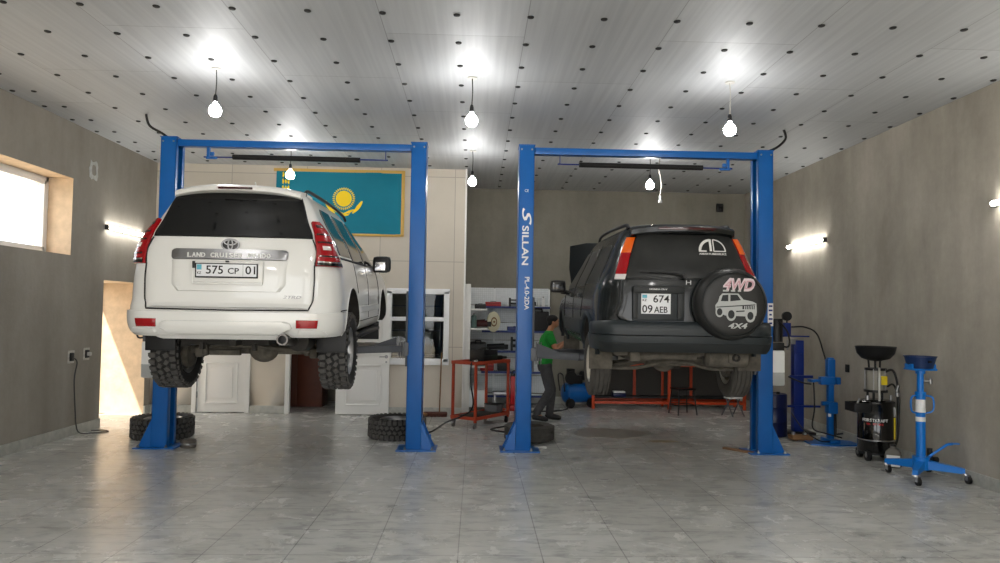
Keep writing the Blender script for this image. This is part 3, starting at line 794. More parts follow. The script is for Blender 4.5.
# ------------------------------------------------------------------ white off-roader on the left lift
M_pearl = mat('pearl_white_paint', (222,222,218), .3, coat=.7, spec=.5)
M_gap = mat('panel_gap', (22,22,22), .7)
car = thing('off_road_car', 'white off-road car with red tail lamps raised on the left lift', 'car', (-2.165, 6.33, .98), .05)
car.rotation_euler = (.03, 0, .022)
zs = [.5,.53,.58,.64,.7,.76,.82,.88,.94,1.0,1.05,1.1,1.15,1.2,1.25,1.3,1.36,1.42,1.48,1.54,1.6,1.65,1.7,1.75,1.79,1.82,1.845,1.86,1.875]
P1 = Shell(
    hw=[(.5,.90),(.56,.935),(.66,.945),(.8,.942),(1.0,.932),(1.12,.91),(1.2,.89),(1.3,.85),(1.42,.80),(1.52,.735),(1.64,.67),(1.74,.615),(1.82,.55),(1.86,.45),(1.875,.33)],
    yr=[(.5,.10),(.56,.045),(.62,.02),(.74,.02),(.8,.06),(.9,.07),(1.1,.085),(1.3,.13),(1.5,.20),(1.75,.29),(1.83,.34),(1.875,.46)],
    yf=[(.5,4.70),(.6,4.78),(.75,4.82),(.95,4.80),(1.05,4.72),(1.12,4.5),(1.17,4.1),(1.21,3.62),(1.3,3.45),(1.5,3.15),(1.74,2.8),(1.82,2.6),(1.875,2.2)],
    ca=[(.5,.28),(.8,.24),(1.1,.2),(1.3,.12),(1.8,.1)], cb=[(.5,.34),(.8,.32),(1.1,.3),(1.3,.16),(1.8,.14)], fa=.5, fb=.4, crown=.05, taper=.010, mid=2.4, zs=zs)
body = P1.body().build('body', [M_pearl, M_dark], car)
RA, FA, RW = 1.06, 3.85, .385
ZW = .365
carve(body, [(sg*1.1, sg*.52, yy, ZW+.13, .455) for sg in (-1, 1) for yy in (RA, FA)])
# tailgate and its shut line
zg0, zg1 = .755, 1.36
mb = MB()
gx = lambda z, x=.71: P1.ux(x, z)
g = P1.patch([(zg0, -gx(zg0, .68), gx(zg0, .68)), (zg0+.05, -gx(.8), gx(.8)), (1.1, -gx(1.1, .71), gx(1.1, .71)), (1.38, -gx(1.38, .68), gx(1.38, .68))], off=.022, n=20, per=5, round_=.015)
gate = g.build('tailgate', M_pearl, car)
mb = P1.line([(-gx(1.36,.70), 1.375), (-gx(1.1,.728), 1.1), (-gx(.9,.728), .83), (-gx(.8,.70), .745), (0, .74), (gx(.8,.70), .745), (gx(.9,.728), .83), (gx(1.1,.728), 1.1), (gx(1.36,.70), 1.375)], r=.007, off=.004, sub=8)
mb.build('shut_line', M_gap, car)
# rear window, wraps the full width between the pillars
wx0, wx1 = .735, .625
rw = P1.patch([(1.382, -P1.ux(.695,1.382), P1.ux(.695,1.382)), (1.53, -P1.ux(.64,1.53), P1.ux(.64,1.53)), (1.75, -P1.ux(.56,1.75), P1.ux(.56,1.75)), (1.81, -P1.ux(.52,1.81), P1.ux(.52,1.81))], off=.02, n=18, per=4, round_=.01)
rw.build('rear_window', M_glassd, car)
# roof spoiler
sp = MB(); vs = []; fs = []
nS = 25
for i in range(nS):
    t = -1+2*i/(nS-1); x = t*.56; dr = .05*abs(t)**3
    ye = .20+.09*t*t
    for (y, z) in ((ye+.02, 1.80-dr), (ye, 1.81-dr), (ye, 1.84-dr), (ye+.03, 1.862-dr), (ye+.2, 1.88-dr*.9), (ye+.5, 1.88-dr*1.0), (ye+.5, 1.80-dr), (ye+.12, 1.79-dr)): vs.append((x, y, z))
for i in range(nS-1):
    for k in range(8): fs.append((i*8+k, (i+1)*8+k, (i+1)*8+(k+1)%8, i*8+(k+1)%8))
fs += [list(range(8)), [(nS-1)*8+k for k in range(8)]]
spo = sp.add(vs, fs, 0, True).build('spoiler', M_pearl, car)
bl = MB().box((0, .196, 1.826), (.30, .02, .020), bev=.004)
for k in range(14): bl.box((-.14+k*.0215, .184, 1.826), (.015, .006, .014))
bl.build('brake_lamp', M_lensd, spo)
MB().cyl((.1, .5, 1.87), (.1, .46, 1.92), .006).build('washer_nozzle', M_pearl, spo)
# roof rails
for sg in (-1, 1):
    MB().tube([(sg*.55, .50, 1.80), (sg*.55, .56, 1.855), (sg*.56, .8, 1.868), (sg*.565, 1.8, 1.868), (sg*.56, 2.6, 1.845), (sg*.56, 2.8, 1.80)], .016, smooth=5).build('roof_rail', M_black if sg > 0 else M_black, car)
# tail lamps wrapping the corner
for sg in (-1, 1):
    ya = lambda y, z: P1.uy(y, z)
    i0 = .735
    rows = [(1.135, P1.ux(i0,1.135), ya(.50,1.135)), (1.16, P1.ux(i0,1.16), ya(.46,1.16)), (1.24, P1.ux(.735,1.24), ya(.38,1.24)), (1.32, P1.ux(.725,1.32), ya(.34,1.32)), (1.4, P1.ux(.705,1.4), ya(.335,1.4)), (1.5, P1.ux(.67,1.5), ya(.33,1.5)), (1.535, P1.ux(.66,1.535), ya(.32,1.535))]
    lm = P1.patch(rows, off=.03, n=10, per=3, side=sg, round_=.012).build('tail_lamp', M_lens, car)
    # darker, brighter and clear cells
    for (z0, z1, a, b, mt) in ((1.47,1.50,.2,.75,M_lensd), (1.405,1.42,.1,.8,M_lensd), (1.335,1.35,.1,.9,M_lensd), (1.275,1.31,.25,.6,M_clear), (1.215,1.23,.1,.9,M_lensd), (1.14,1.165,.04,.97,M_blackg), (1.165,1.18,.06,.95,M_chrome)):
        def mix(z, t): 
            for q in range(len(rows)-1):
                if rows[q][0] <= z <= rows[q+1][0]:
                    f_ = (z-rows[q][0])/(rows[q+1][0]-rows[q][0]); A = rows[q][1]*(1-f_)+rows[q+1][1]*f_; B = rows[q][2]*(1-f_)+rows[q+1][2]*f_; return A*(1-t)+B*t
        P1.patch([(z0, mix(z0, a), mix(z0, b)), (z1, mix(z1, a), mix(z1, b))], off=.035, n=6, per=2, side=sg, round_=.002).build('lamp_cell', mt, lm)
# garnish with lettering, badge, plate recess
gm = P1.patch([(1.175, -P1.ux(.49,1.2), P1.ux(.49,1.2)), (1.19, -P1.ux(.50,1.2), P1.ux(.50,1.2)), (1.245, -P1.ux(.50,1.25), P1.ux(.50,1.25)), (1.26, -P1.ux(.48,1.27), P1.ux(.48,1.27))], off=.05, n=16, per=3, round_=.015)
gar = gm.build('garnish', mat('brushed_trim', (150,150,152), .28, metal=.85), gate)
yrz = lambda z, x=0: P1.Pf(P1.ux(abs(x), z), z, 1).y
def tpl(x, z, out, rotx=0): return T(x, yrz(z, x)-out, z)@R3(PI/2-rotx, 0, 0)
tt = MB(); word = 'LAND CRUISER PRADO'
for k, ch in enumerate(word):
    if ch != ' ':
        x = -.36+.72*(k+.5)/len(word); tt.text(ch, .012 if ch == 'I' else .034, .040, tpl(x, 1.218, .056), ext=.004, bold=.02)
tt.build('lettering', M_label, gar)
bd = MB(); Mb = tpl(0, 1.312, .036)
def ellring(mb, cx, cy, rx, ry, t, M, d=.012):
    n = 32; vs = []
    for k in range(n):
        a = 2*PI*k/n
        for (q, zz) in ((-t, 0), (-t, d), (t, d), (t, 0)): vs.append((cx+(rx+q)*math.cos(a), cy+(ry+q)*math.sin(a), zz))
    mb.add(vs, [(k*4+j, ((k+1)%n)*4+j, ((k+1)%n)*4+(j+1)%4, k*4+(j+1)%4) for k in range(n) for j in range(4)], 0, False, M)
ellring(bd, 0, 0, .075, .05, .006, Mb); ellring(bd, 0, .021, .052, .022, .005, Mb); ellring(bd, 0, .002, .02, .043, .005, Mb)
badge = bd.build('badge', M_steel, gate)
MB().lathe([(0,0),(.07,0),(.075,.004),(0,.004)], 32, M=Mb@Matrix.Diagonal((1,.66,1,1))).build('badge_plate', M_blackg, badge)
# raised plate surround
rc = MB()
zt, zb = 1.172, .90
rc = P1.patch([(zb, -P1.ux(.44,zb), P1.ux(.44,zb)), (zb+.06, -P1.ux(.49,1.0), P1.ux(.49,1.0)), (zt, -P1.ux(.50,1.17), P1.ux(.50,1.17))], off=.042, n=16, per=4, round_=.02).build('plate_surround', M_pearl, gate)
yb = yrz(1.08)-.05
M_shade = mat('recess_grey', (196,195,190), .4)
MB().box((-.005, yb+.0, 1.075), (.60, .012, .19), bev=.006).build('plate_recess', M_pearl, rc)
fm = MB()
for (x, z, w_, h_) in ((0, 1.168, .60, .012), (0, .966, .60, .010), (-.298, 1.07, .012, .2), (.298, 1.07, .012, .2)): fm.box((x, yb-.008, z), (w_, .02, h_), bev=.004)
fm.build('recess_lip', M_pearl, rc)
MB().box((-.287, yb-.012, 1.13), (.02, .02, .06), bev=.004).box((0, yb-.012, 1.162), (.03, .02, .014)).build('plate_lamp', M_black, rc)
pl = MB().box((-.005, yb-.014, 1.082), (.536, .012, .128), bev=.004).build('plate_frame', M_black, car)
pp = MB().box((-.005, yb-.020, 1.084), (.512, .006, .106), bev=.003).build('licence_plate', M_plate, pl)
MB().box((-.235, yb-.0245, 1.11), (.04, .003, .045)).build('plate_flag', M_platebl, pp)
Mt = lambda x, z: T(x, yb-.0235, z)@R3(PI/2,0,0)
tx = MB().text('575', .145, .072, Mt(-.105, 1.088), bold=.012).text('CP', .095, .052, Mt(.055, 1.08), bold=.012).text('01', .085, .072, Mt(.20, 1.088), bold=.012).text('KZ', .035, .022, Mt(-.235, 1.06), bold=.01)
tx.box((.137, yb-.0235, 1.084), (.002, .002, .1))
tx.build('plate_characters', M_black, pp)
tx = MB().text('2TRD', .16, .026, tpl(.55, .86, .026), ext=.004, shear=.3, bold=.02).build('trim_lettering', M_steel, gate)
# bumper with step, fog reflectors, diffuser
def bump_rows(sh, zl, yend):
    return [(z, -2+0*z if False else -sh.uy(yend, z), sh.uy(yend, z)) for z in zl]
bm_ = MB()
for (za, zb_, off, ye) in ((.545,.775,.022,.56),):
    rr_ = [(z, P1.uy(ye, z)*-1, P1.uy(ye, z)) for z in (.52, .56, .64, .69, .725)]
    P1.patch(rr_, off=off, n=44, per=3, round_=.02, mb=bm_)
bum = bm_.build('rear_bumper', M_pearl, car)
P1.patch([(.575, -P1.ux(.50,.6), P1.ux(.50,.6)), (.60, -P1.ux(.56,.6), P1.ux(.56,.6)), (.63, -P1.ux(.54,.6), P1.ux(.54,.6)), (.645, -P1.ux(.5,.6), P1.ux(.5,.6))], off=.075, n=20, per=2, round_=.02).build('bumper_ledge', M_pearl, bum)
P1.patch([(.50, -P1.ux(.58,.52), P1.ux(.50,.52)), (.515, -P1.ux(.62,.52), P1.ux(.50,.52)), (.545, -P1.ux(.60,.54), P1.ux(.50,.54))], off=.036, n=20, per=2, round_=.012).build('lower_lip', M_pearl, bum)
for sg in (-1, 1):
    P1.patch([(.60, P1.ux(.60,.62), P1.ux(.765,.62)), (.66, P1.ux(.595,.66), P1.ux(.77,.66))], off=.036, n=6, per=2, side=sg, round_=.004).build('reflector', M_lens, bum)
    P1.patch([(.555, P1.ux(.60,.56), P1.ux(.84,.56)), (.59, P1.ux(.62,.6), P1.ux(.80,.6))], off=.04, n=8, per=2, side=sg, round_=.01).build('bumper_fin', M_pearl, bum)
MB().cyl((.3, -.0, .655), (.3, .03, .655), .012).build('parking_sensor', M_pearl, bum)
P1.line([(1.9,.735),(P1.uy(.62,.74),.74)], r=.005, off=.002, mb=(q_ := MB())); P1.line([(1.9,.735),(P1.uy(.62,.74),.74)], r=.005, off=.002, side=-1, mb=q_); q_.build('bumper_seam', M_gap, car)
# side windows, doors, mouldings
def side_parts(sh, sg, parent, panes, gaps, glass, mtgap):
    for nm, rows in panes:
        rr_ = []
        for r in rows:
            if len(r) == 3: z, a, b = r; rr_.append((z, sh.uy(a, z), z, sh.uy(b, z)))
            else: za, a, zb_, b = r; rr_.append((za, sh.uy(a, za), zb_, sh.uy(b, zb_)))
        sh.patch(rr_, off=.006, n=10, per=4, side=sg, round_=.003).build(nm, glass, parent)
    mb = MB()
    for g_ in gaps:
        q = [(g_[i][0]+(g_[i+1][0]-g_[i][0])*k/8, g_[i][1]+(g_[i+1][1]-g_[i][1])*k/8) for i in range(len(g_)-1) for k in range(8)]+[g_[-1]]
        sh.line([(sh.uy(y, z), z) for y, z in q], r=.005, off=.0, side=sg, mb=mb, sub=1)
    mb.build('door_gap', mtgap, parent)
M_glass_side = mat('side_glass', (22,25,26), .08, spec=.4)
for sg in (-1, 1):
    side_parts(P1, sg, car, [
        ('quarter_window', [(1.26,.60,1.30), (1.45,.62,1.28), (1.66,.70,1.27), (1.715,.78,1.26)]),
        ('rear_door_window', [(1.235,1.38,2.18), (1.5,1.40,2.15), (1.72,1.42,2.12)]),
        ('front_door_window', [(1.22,2.28,3.16), (1.45,2.25,3.0), (1.71,2.22,2.66)])],
        [[(1.34,1.68),(1.34,1.0),(1.42,.9)], [(2.22,1.7),(2.22,.62)], [(3.2,1.2),(3.26,.95),(3.24,.62)], [(1.5,.60),(3.24,.60)]], M_glass_side, M_gap)
    P1.patch([(1.225, P1.uy(.6,1.22), 1.212, P1.uy(3.2,1.21)), (1.24, P1.uy(.6,1.235), 1.225, P1.uy(3.2,1.225))], off=.012, n=24, per=1, side=sg, round_=.003).build('belt_moulding', M_black, car)
    P1.patch([(1.21, P1.uy(3.1,1.22), 1.21, P1.uy(3.42,1.22)), (1.5, P1.uy(2.92,1.5), 1.5, P1.uy(3.12,1.5)), (1.73, P1.uy(2.6,1.73), 1.73, P1.uy(2.78,1.73))], off=.01, n=4, per=4, side=sg).build('windscreen_pillar', M_black, car)
    P1.patch([(.69, P1.uy(1.5,.7), .69, P1.uy(3.3,.7)), (.76, P1.uy(1.5,.76), .76, P1.uy(3.3,.76))], off=.012, n=20, per=2, side=sg, round_=.008).build('side_moulding', M_pearl, car)
    for yy in (1.62, 2.42):
        p_ = P1.P(P1.uy(yy, 1.13), 1.13, sg)
        MB().tube([(p_.x, yy-.07, 1.13), (p_.x+sg*.035, yy-.05, 1.13), (p_.x+sg*.035, yy+.08, 1.13), (p_.x, yy+.1, 1.13)], .012, smooth=4).build('door_handle', M_pearl, car)
    # running board
    MB().box((sg*.86, 2.42, .44), (.2, 1.75, .045), bev=.02).box((sg*.75, 1.8, .47), (.1, .06, .05)).box((sg*.75, 3.0, .47), (.1, .06, .05)).build('running_board', M_black, car)
    # mirrors
    mm = MB().box((sg*1.0, 3.05, 1.27), (.23, .14, .21), bev=.055)
    mo = mm.cyl((sg*.86, 3.1, 1.19), (sg*.98, 3.07, 1.2), .03).build('door_mirror', M_black if False else M_black, car)
    MB().box((sg*1.002, 3.085, 1.275), (.235, .10, .20), bev=.05).build('mirror_shell', M_pearl, mo)
    MB().box((sg*.985, 2.978, 1.245), (.13, .012, .11), bev=.02).build('mirror_glass', M_chrome, mo)
    # wheel arch flares
    for yy, a0, a1 in ((RA, .02, PI-.0), (FA, .0, PI-.02)):
        ln = P1.line(along(P1, yy, ZW+.13, .465, a0, a1), r=.009, off=-.002, side=sg, sub=1); ln.build('arch_lip', M_pearl, car)
    wheel(car, sg*.80, RA, ZW-.05, RW, .27, .235, sg, 'at', M_rubber, M_steel)
    MB().cyl((sg*.70, FA, ZW+.12), (sg*.74, FA, ZW+.12), .16, n=28).cyl((sg*.74, FA, ZW+.12), (sg*.79, FA, ZW+.12), .07, n=20).build('brake_disc', M_steel, car)
    # mud flaps and wheel liners
    MB().box((sg*.80, RA-.43, .43), (.28, .02, .20), bev=.008).build('mud_flap', M_black, car)
    MB().box((sg*.80, FA-.47, .40), (.28, .02, .24), bev=.008).build('mud_flap', M_black, car)
# hood lines etc. stay plain: windscreen
P1.patch([(1.24, 4.35, 5.0), (1.68, 4.35, 5.0)], off=.006, n=8, per=5, side=1).build('windscreen', M_glassd, car)
P1.patch([(1.24, 4.35, 5.0), (1.68, 4.35, 5.0)], off=.006, n=8, per=5, side=-1).build('windscreen', M_glassd, car)
# underbody
ub = MB()
for sg in (-1, 1):
    ub.box((sg*.48, 2.5, .45), (.09, 4.2, .12), bev=.01)
ub.box((0, .33, .50), (1.1, .2, .05), bev=.02); ub.box((0, 2.3, .49), (1.5, 3.4, .06), bev=.02)
fr = ub.build('chassis', M_dark, car)
ax = MB().cyl((-.70, RA, ZW-.05), (.70, RA, ZW-.05), .045, n=14).sph((.06, RA-.02, ZW-.04), .15, 16, 10, sc=(1,.9,.9)).box((-.3, RA-.1, .29), (.3,.05,.05))
for sg in (-1, 1): ax.cyl((sg*.5, RA-.12, .48), (sg*.5, RA-.08, .27), .03).cyl((sg*.42, RA+.12, .5), (sg*.42, RA+.05, .28), .055).box((sg*.56, RA, .29), (.08, .2, .1), bev=.02).cyl((sg*.66, RA, ZW-.09), (sg*.72, RA, ZW-.09), .14, n=20)
ax.cyl((-.5, RA-.25, .40), (.55, RA-.2, .32), .018)
ax.build('rear_axle', M_dirt, car)
MB().box((-.12, .52, .45), (.80, .3, .09), bev=.03).build('spare_cradle', M_dark, car)
MB().box((0, .30, .445), (.06, .2, .06)).box((-.28, .26, .41), (.03, .08, .06)).box((.18, .26, .40), (.03, .08, .06)).build('tow_hook', M_dark, car)
MB().cyl((.50, -.05, .495), (.50, .35, .46), .046, .048, n=24, caps=False).cyl((.50, .03, .49), (.50, .35, .465), .036, n=20).lathe([(.036,0),(.05,0),(.05,.02),(.036,.02)], 24, closed=True, M=T(.50,-.06,.495)@R3(-PI/2,0,0)).build('exhaust_tip', mat('dark_steel', (92,90,88), .3, metal=.8), car)  # tip steel toned down evenly to offset bright reflections
MB().cyl((.50, .0, .495), (.50, .02, .495), .044, n=24).build('pipe_dark_disc', M_black, car)  # black disc painted in for the dark inside of the pipe
MB().cyl((.55, .35, .45), (.52, .8, .42), .09, n=18).tube([(.52,.8,.42),(.5,1.3,.5),(.4,2.5,.42)], .03).build('exhaust_pipe', M_dark, car)
MB().box((.35, RA, .44), (.5, .35, .1), bev=.03).build('heat_shield', M_dirt, car)
for sg in (-1, 1):
    hx_ = [(sg*.5+.055*math.cos(k*.7), RA+.02+.055*math.sin(k*.7), .32+k*.0035) for k in range(56)]
    MB().tube(hx_, .011, n=6).build('coil_spring', M_dirt, car)
    MB().cyl((sg*.45, RA, .31), (sg*.47, RA+.9, .44), .028).build('trailing_link', M_dirt, car)
MB().tube([(.2, RA-.12, .36), (.1, RA-.3, .42), (-.3, RA-.35, .38), (-.45, RA-.1, .34)], .012, smooth=5).build('brake_pipe', M_dirt, car)
MB().cyl((.7, FA, ZW+.12), (-.7, FA, ZW+.12), .04).box((0, FA, .46), (1.2, .5, .12), bev=.03).build('front_suspension', M_dark, car)
# ------------------------------------------------------------------ dark crossover on the right lift
M_dkpaint = mat('dark_green_black_paint', (6,13,14), .26, coat=.2, spec=.45, var=.0)
M_clad = mat('grey_bumper_plastic', (30,37,40), .42, var=.12, vscale=5)
M_cladd = mat('dark_bumper_plastic', (26,30,31), .5)
M_vinyl = mat('spare_cover_vinyl', (34,34,33), .45, var=.2, vscale=7)
cr = thing('crossover_car', 'dark dusty crossover car with a covered spare wheel raised on the right lift', 'car', (2.03, 6.86, .88), -.018)
cr.rotation_euler = (.025, 0, -.018)
zs = [.5,.54,.6,.66,.72,.76,.8,.86,.92,.98,1.04,1.1,1.15,1.2,1.26,1.32,1.38,1.44,1.5,1.56,1.61,1.66,1.7,1.73,1.755,1.77]
P2 = Shell(
    hw=[(.5,.82),(.56,.85),(.7,.862),(.9,.865),(1.04,.855),(1.14,.83),(1.25,.785),(1.4,.715),(1.55,.65),(1.65,.60),(1.71,.55),(1.75,.45),(1.77,.32)],
    yr=[(.5,.07),(.6,.03),(.73,.02),(.78,.06),(1.0,.07),(1.2,.09),(1.4,.16),(1.6,.24),(1.71,.30),(1.77,.43)],
    yf=[(.5,4.30),(.7,4.36),(.85,4.34),(.95,4.22),(1.0,3.9),(1.04,3.45),(1.1,3.30),(1.3,3.0),(1.5,2.75),(1.69,2.45),(1.77,2.1)],
    ca=[(.5,.2),(.8,.2),(1.0,.26),(1.2,.22),(1.7,.12)], cb=[(.5,.26),(.8,.3),(1.0,.42),(1.2,.34),(1.7,.16)], fa=.42, fb=.35, crown=.035, taper=.03, mid=2.15, zs=zs)
body = P2.body().build('body', [M_dkpaint, M_dark], cr)
RA2, FA2, R2, ZW2 = .86, 3.48, .34, .33
carve(body, [(sg*1.1, sg*.5, yy, ZW2+.10, .40) for sg in (-1, 1) for yy in (RA2, FA2)])
X = P2.ux
gate = P2.patch([(.785, -X(.60,.8), X(.60,.8)), (.85, -X(.66,.9), X(.66,.9)), (1.2, -X(.61,1.2), X(.61,1.2))], off=.014, n=20, per=6, round_=.01).build('tailgate', M_dkpaint, cr)
P2.line([(-X(.62,1.2), 1.22), (-X(.672,.9), .86), (-X(.61,.8), .775), (X(.61,.8), .775), (X(.672,.9), .86), (X(.62,1.2), 1.22)], r=.006, off=.003, sub=8).build('shut_line', M_gap, cr)
rw = P2.patch([(1.215, -X(.575,1.21), X(.615,1.21)), (1.24, -X(.575,1.24), X(.618,1.24)), (1.4, -X(.53,1.4), X(.57,1.4)), (1.61, -X(.455,1.61), X(.50,1.61)), (1.65, -X(.44,1.65), X(.47,1.65))], off=.014, n=18, per=4, round_=.008).build('rear_window', M_glassdust, cr)
# spoiler with centre brake lamp and light strip on top
sp = MB(); vs = []; fs = []; nS = 21
for i in range(nS):
    t = -1+2*i/(nS-1); x = t*.51; ye = .15+.06*t*t; dr = .035*abs(t)**3
    for (y, z) in ((ye+.04, 1.665-dr), (ye, 1.68-dr), (ye, 1.725-dr), (ye+.04, 1.75-dr), (ye+.3, 1.775-dr), (ye+.3, 1.72-dr), (ye+.16, 1.66-dr)): vs.append((x, y, z))
for i in range(nS-1):
    for k in range(7): fs.append((i*7+k, (i+1)*7+k, (i+1)*7+(k+1)%7, i*7+(k+1)%7))
fs += [list(range(7)), [(nS-1)*7+k for k in range(7)]]
spo = sp.add(vs, fs, 0, True).build('spoiler', M_dkpaint, cr)
MB().box((.02, .148, 1.706), (.56, .012, .026), bev=.005).build('brake_lamp', M_lensd, spo)
for sg in (-1, 1): MB().tube([(sg*.51, .4, 1.72), (sg*.51, .44, 1.755), (sg*.515, .7, 1.77), (sg*.52, 1.6, 1.785), (sg*.51, 2.2, 1.77), (sg*.5, 2.35, 1.70)], .018, smooth=5).build('roof_rail', M_black, cr)
# tall pillar lamps
for sg in (-1, 1):
    dx = .022*sg-.006
    def lr(z0, z1, i0, i1, o0, o1): return [(z0, P2.ux(i0, z0), P2.uy(o0, z0)), (z1, P2.ux(i1, z1), P2.uy(o1, z1))]
    base = P2.patch([(1.195, X(.615+dx,1.2), X(.712+dx,1.195)), (1.4, X(.562+dx,1.4), X(.65+dx,1.4)), (1.62, X(.49+dx,1.62), X(.57+dx,1.62))], off=.012, n=8, per=4, side=sg, round_=.006).build('tail_lamp', M_lens, cr)
    P2.patch([(1.195, X(.618+dx,1.2), X(.709+dx,1.195)), (1.245, X(.602+dx,1.245), X(.695+dx,1.245))], off=.017, n=8, per=2, side=sg, round_=.003).build('reversing_lens', M_clear, base)
    P2.patch([(1.46, X(.545+dx,1.46), X(.63+dx,1.46)), (1.615, X(.493+dx,1.615), X(.567+dx,1.615))], off=.017, n=8, per=3, side=sg, round_=.003).build('indicator_lens', M_amber, base)
# window sticker
y0_ = lambda z, x: P2.Pf(P2.ux(abs(x), z), z, 1).y
def pl2(x, z, out): return T(x, y0_(z, x)-out, z)@R3(PI/2-.0, 0, 0)
st = MB(); cx_, cz_ = .285, 1.49
def wp(x, z, o): return (x, y0_(z, x)-o, z)
def arcband(mb, cx, cz, r0, r1, a0, a1, n=10):
    vs = []
    for k in range(n+1):
        a = math.radians(a0+(a1-a0)*k/n)
        for r in (r0, r1):
            for o in (.015, .021): vs.append(wp(cx+r*math.cos(a), cz+r*math.sin(a), o))
    fs = []
    for k in range(n):
        A = k*4; B = A+4
        fs += [(A+1, A+3, B+3, B+1), (A, B, B+2, A+2), (A, A+1, B+1, B), (A+2, B+2, B+3, A+3)]
    mb.add(vs, fs+[(0,1,3,2), (n*4, n*4+2, n*4+3, n*4+1)])
arcband(st, cx_-.012, cz_, .10, .125, 92, 180); arcband(st, cx_+.012, cz_, .112, .123, 0, 88)
for (x0, z0, x1, z1, w_) in ((-.135,.0,-.06,.0,.014), (-.016,0,-.016,.122,.022), (.014,0,.014,.12,.010), (.012,0,.133,0,.010)):
    n = 5
    a = Vector((cx_+x0, 0, cz_+z0)); b = Vector((cx_+x1, 0, cz_+z1)); d = (b-a).normalized(); q = Vector((-d.z, 0, d.x))*w_/2
    pts = [a-q, b-q, b+q, a+q]
    st.add([wp(p.x, p.z, .015) for p in pts]+[wp(p.x, p.z, .021) for p in pts], [(0,1,2,3),(4,7,6,5),(0,4,5,1),(1,5,6,2),(2,6,7,3),(3,7,4,0)])
st.build('window_sticker', M_label, cr)
slope = math.atan2(y0_(1.45,.3)-y0_(1.39,.3), .06)
MB().text('AMARTUBEGEI.KZ', .27, .02, T(cx_, y0_(1.462,.3)-.018, 1.462)@R3(PI/2-slope,0,0), bold=.02).build('sticker_text', M_label, cr)
# wiper
MB().tube([(-.03, y0_(1.235,0)-.05, 1.235), (-.12, y0_(1.26,0)-.03, 1.258), (-.36, y0_(1.275,.3)-.025, 1.272)], .009).cyl((-.02, y0_(1.235,0)+.0, 1.235), (-.02, y0_(1.235,0)-.06, 1.235), .022).box((-.26, y0_(1.275,.2)-.024, 1.275), (.36, .012, .016)).build('wiper', M_black, cr)
# plate panel
pn = MB(); yp = .055
pn.box((-.275, yp, .965), (.50, .03, .33), bev=.012)
pan = pn.build('plate_panel', M_clad, gate)
MB().box((-.275, yp-.022, 1.10), (.50, .05, .07), bev=.02).box((-.50, yp-.015, .96), (.05, .03, .28), bev=.012).box((-.06, yp-.015, .96), (.07, .03, .28), bev=.012).build('panel_rim', M_cladd, pan)
MB().text('HONDA CR-V', .17, .014, T(-.285, yp-.049, 1.105)@R3(PI/2,0,0), bold=.02).build('dealer_lettering', M_label, pan)
lp = MB().box((-.302, yp-.022, .965), (.285, .008, .195), bev=.004).build('licence_plate', M_plate, cr)
MB().box((-.412, yp-.0275, 1.035), (.045, .003, .03)).build('plate_flag', M_platebl, lp)
Mt = lambda x, z: T(x, yp-.027, z)@R3(PI/2,0,0)
MB().text('674', .155, .072, Mt(-.252, 1.012), bold=.01).text('09', .10, .075, Mt(-.385, .915), bold=.01).text('AEB', .13, .06, Mt(-.255, .909), bold=.01).text('KZ', .04, .022, Mt(-.412, 1.0), bold=.01).build('plate_characters', M_black, lp)
MB().text('H', .05, .04, pl2(.02, 1.175, .018), ext=.004, bold=.0).build('badge', M_steel, gate)
# spare wheel with printed vinyl cover
sx, sz = .392, .972; RS = .345
M0 = T(sx, .03, sz)@R3(PI/2, 0, 0)
cv = MB().lathe([(0,.185),(.10,.187),(.22,.186),(.27,.180),(.305,.165),(.33,.13),(RS,.08),(RS,.02),(.335,-.03),(.31,-.045),(0,-.045)], 56, M=M0)
cov = cv.build('spare_wheel_cover', M_vinyl, cr)
MB().lathe([(RS-.004,.0),(RS+.004,.004),(RS+.004,.012),(RS-.004,.016)], 56, M=M0, closed=True).lathe([(.292,.170),(.297,.177),(.305,.170)], 56, M=M0, closed=True).build('cover_seam', M_cladd, cov)
MS = M0@T(0, 0, .188)
gx_ = MB()
M_pink = mat('faded_print', (214,196,200), .6); M_print = mat('grey_print', (176,178,176), .6)
q = MB(); q.text('4WD', .30, .125, MS@T(.04, .185, 0), shear=.25, bold=.05); q.build('cover_title', M_pink, cov)
q = MB(); q.text('4WD', .27, .08, MS@T(.043, .185, .001), shear=.25, bold=.0); q.build('cover_title_inner', mat('faded_print_red', (196,150,158), .6), cov)
q = MB(); q.text('4X4', .18, .052, MS@T(.035, -.20, 0), shear=.25, bold=.03); q.build('cover_caption', M_print, cov)
def poly(mb, pts, z=0, h=.002): mb.prism(pts, h, M=MS@T(.015, -.01, z)@Matrix.Diagonal((1,1.12,1,1)))
q = MB()
poly(q, [(-.17,.03),(-.155,.075),(-.13,.10),(.02,.10),(.07,.05),(.155,.035),(.19,.02),(.195,-.05),(.19,-.085),(.10,-.09),(-.10,-.085),(-.19,-.05),(-.195,0)])
for (x, y, r) in ((-.155,-.055,.045), (-.045,-.075,.055), (.135,-.085,.055)): poly(q, [(x+r*math.cos(2*PI*k/20)*.85, y+r*math.sin(2*PI*k/20)) for k in range(20)], .001)
for (x, w_) in ((-.1, .05), (-.03, .04), (.03, .03)): poly(q, [(x-w_/2,.115),(x+w_/2,.115),(x+w_/2,.13),(x-w_/2,.13)])
q.build('cover_drawing', M_print, cov)
q = MB()
poly(q, [(-.145,.035),(-.128,.085),(-.075,.09),(-.075,.035)], .002); poly(q, [(-.055,.035),(-.055,.09),(.01,.09),(.045,.045)], .002)
for (x, y, r) in ((-.155,-.055,.03), (-.045,-.075,.036), (.135,-.085,.034)): poly(q, [(x+r*math.cos(2*PI*k/20)*.85, y+r*math.sin(2*PI*k/20)) for k in range(20)], .003)
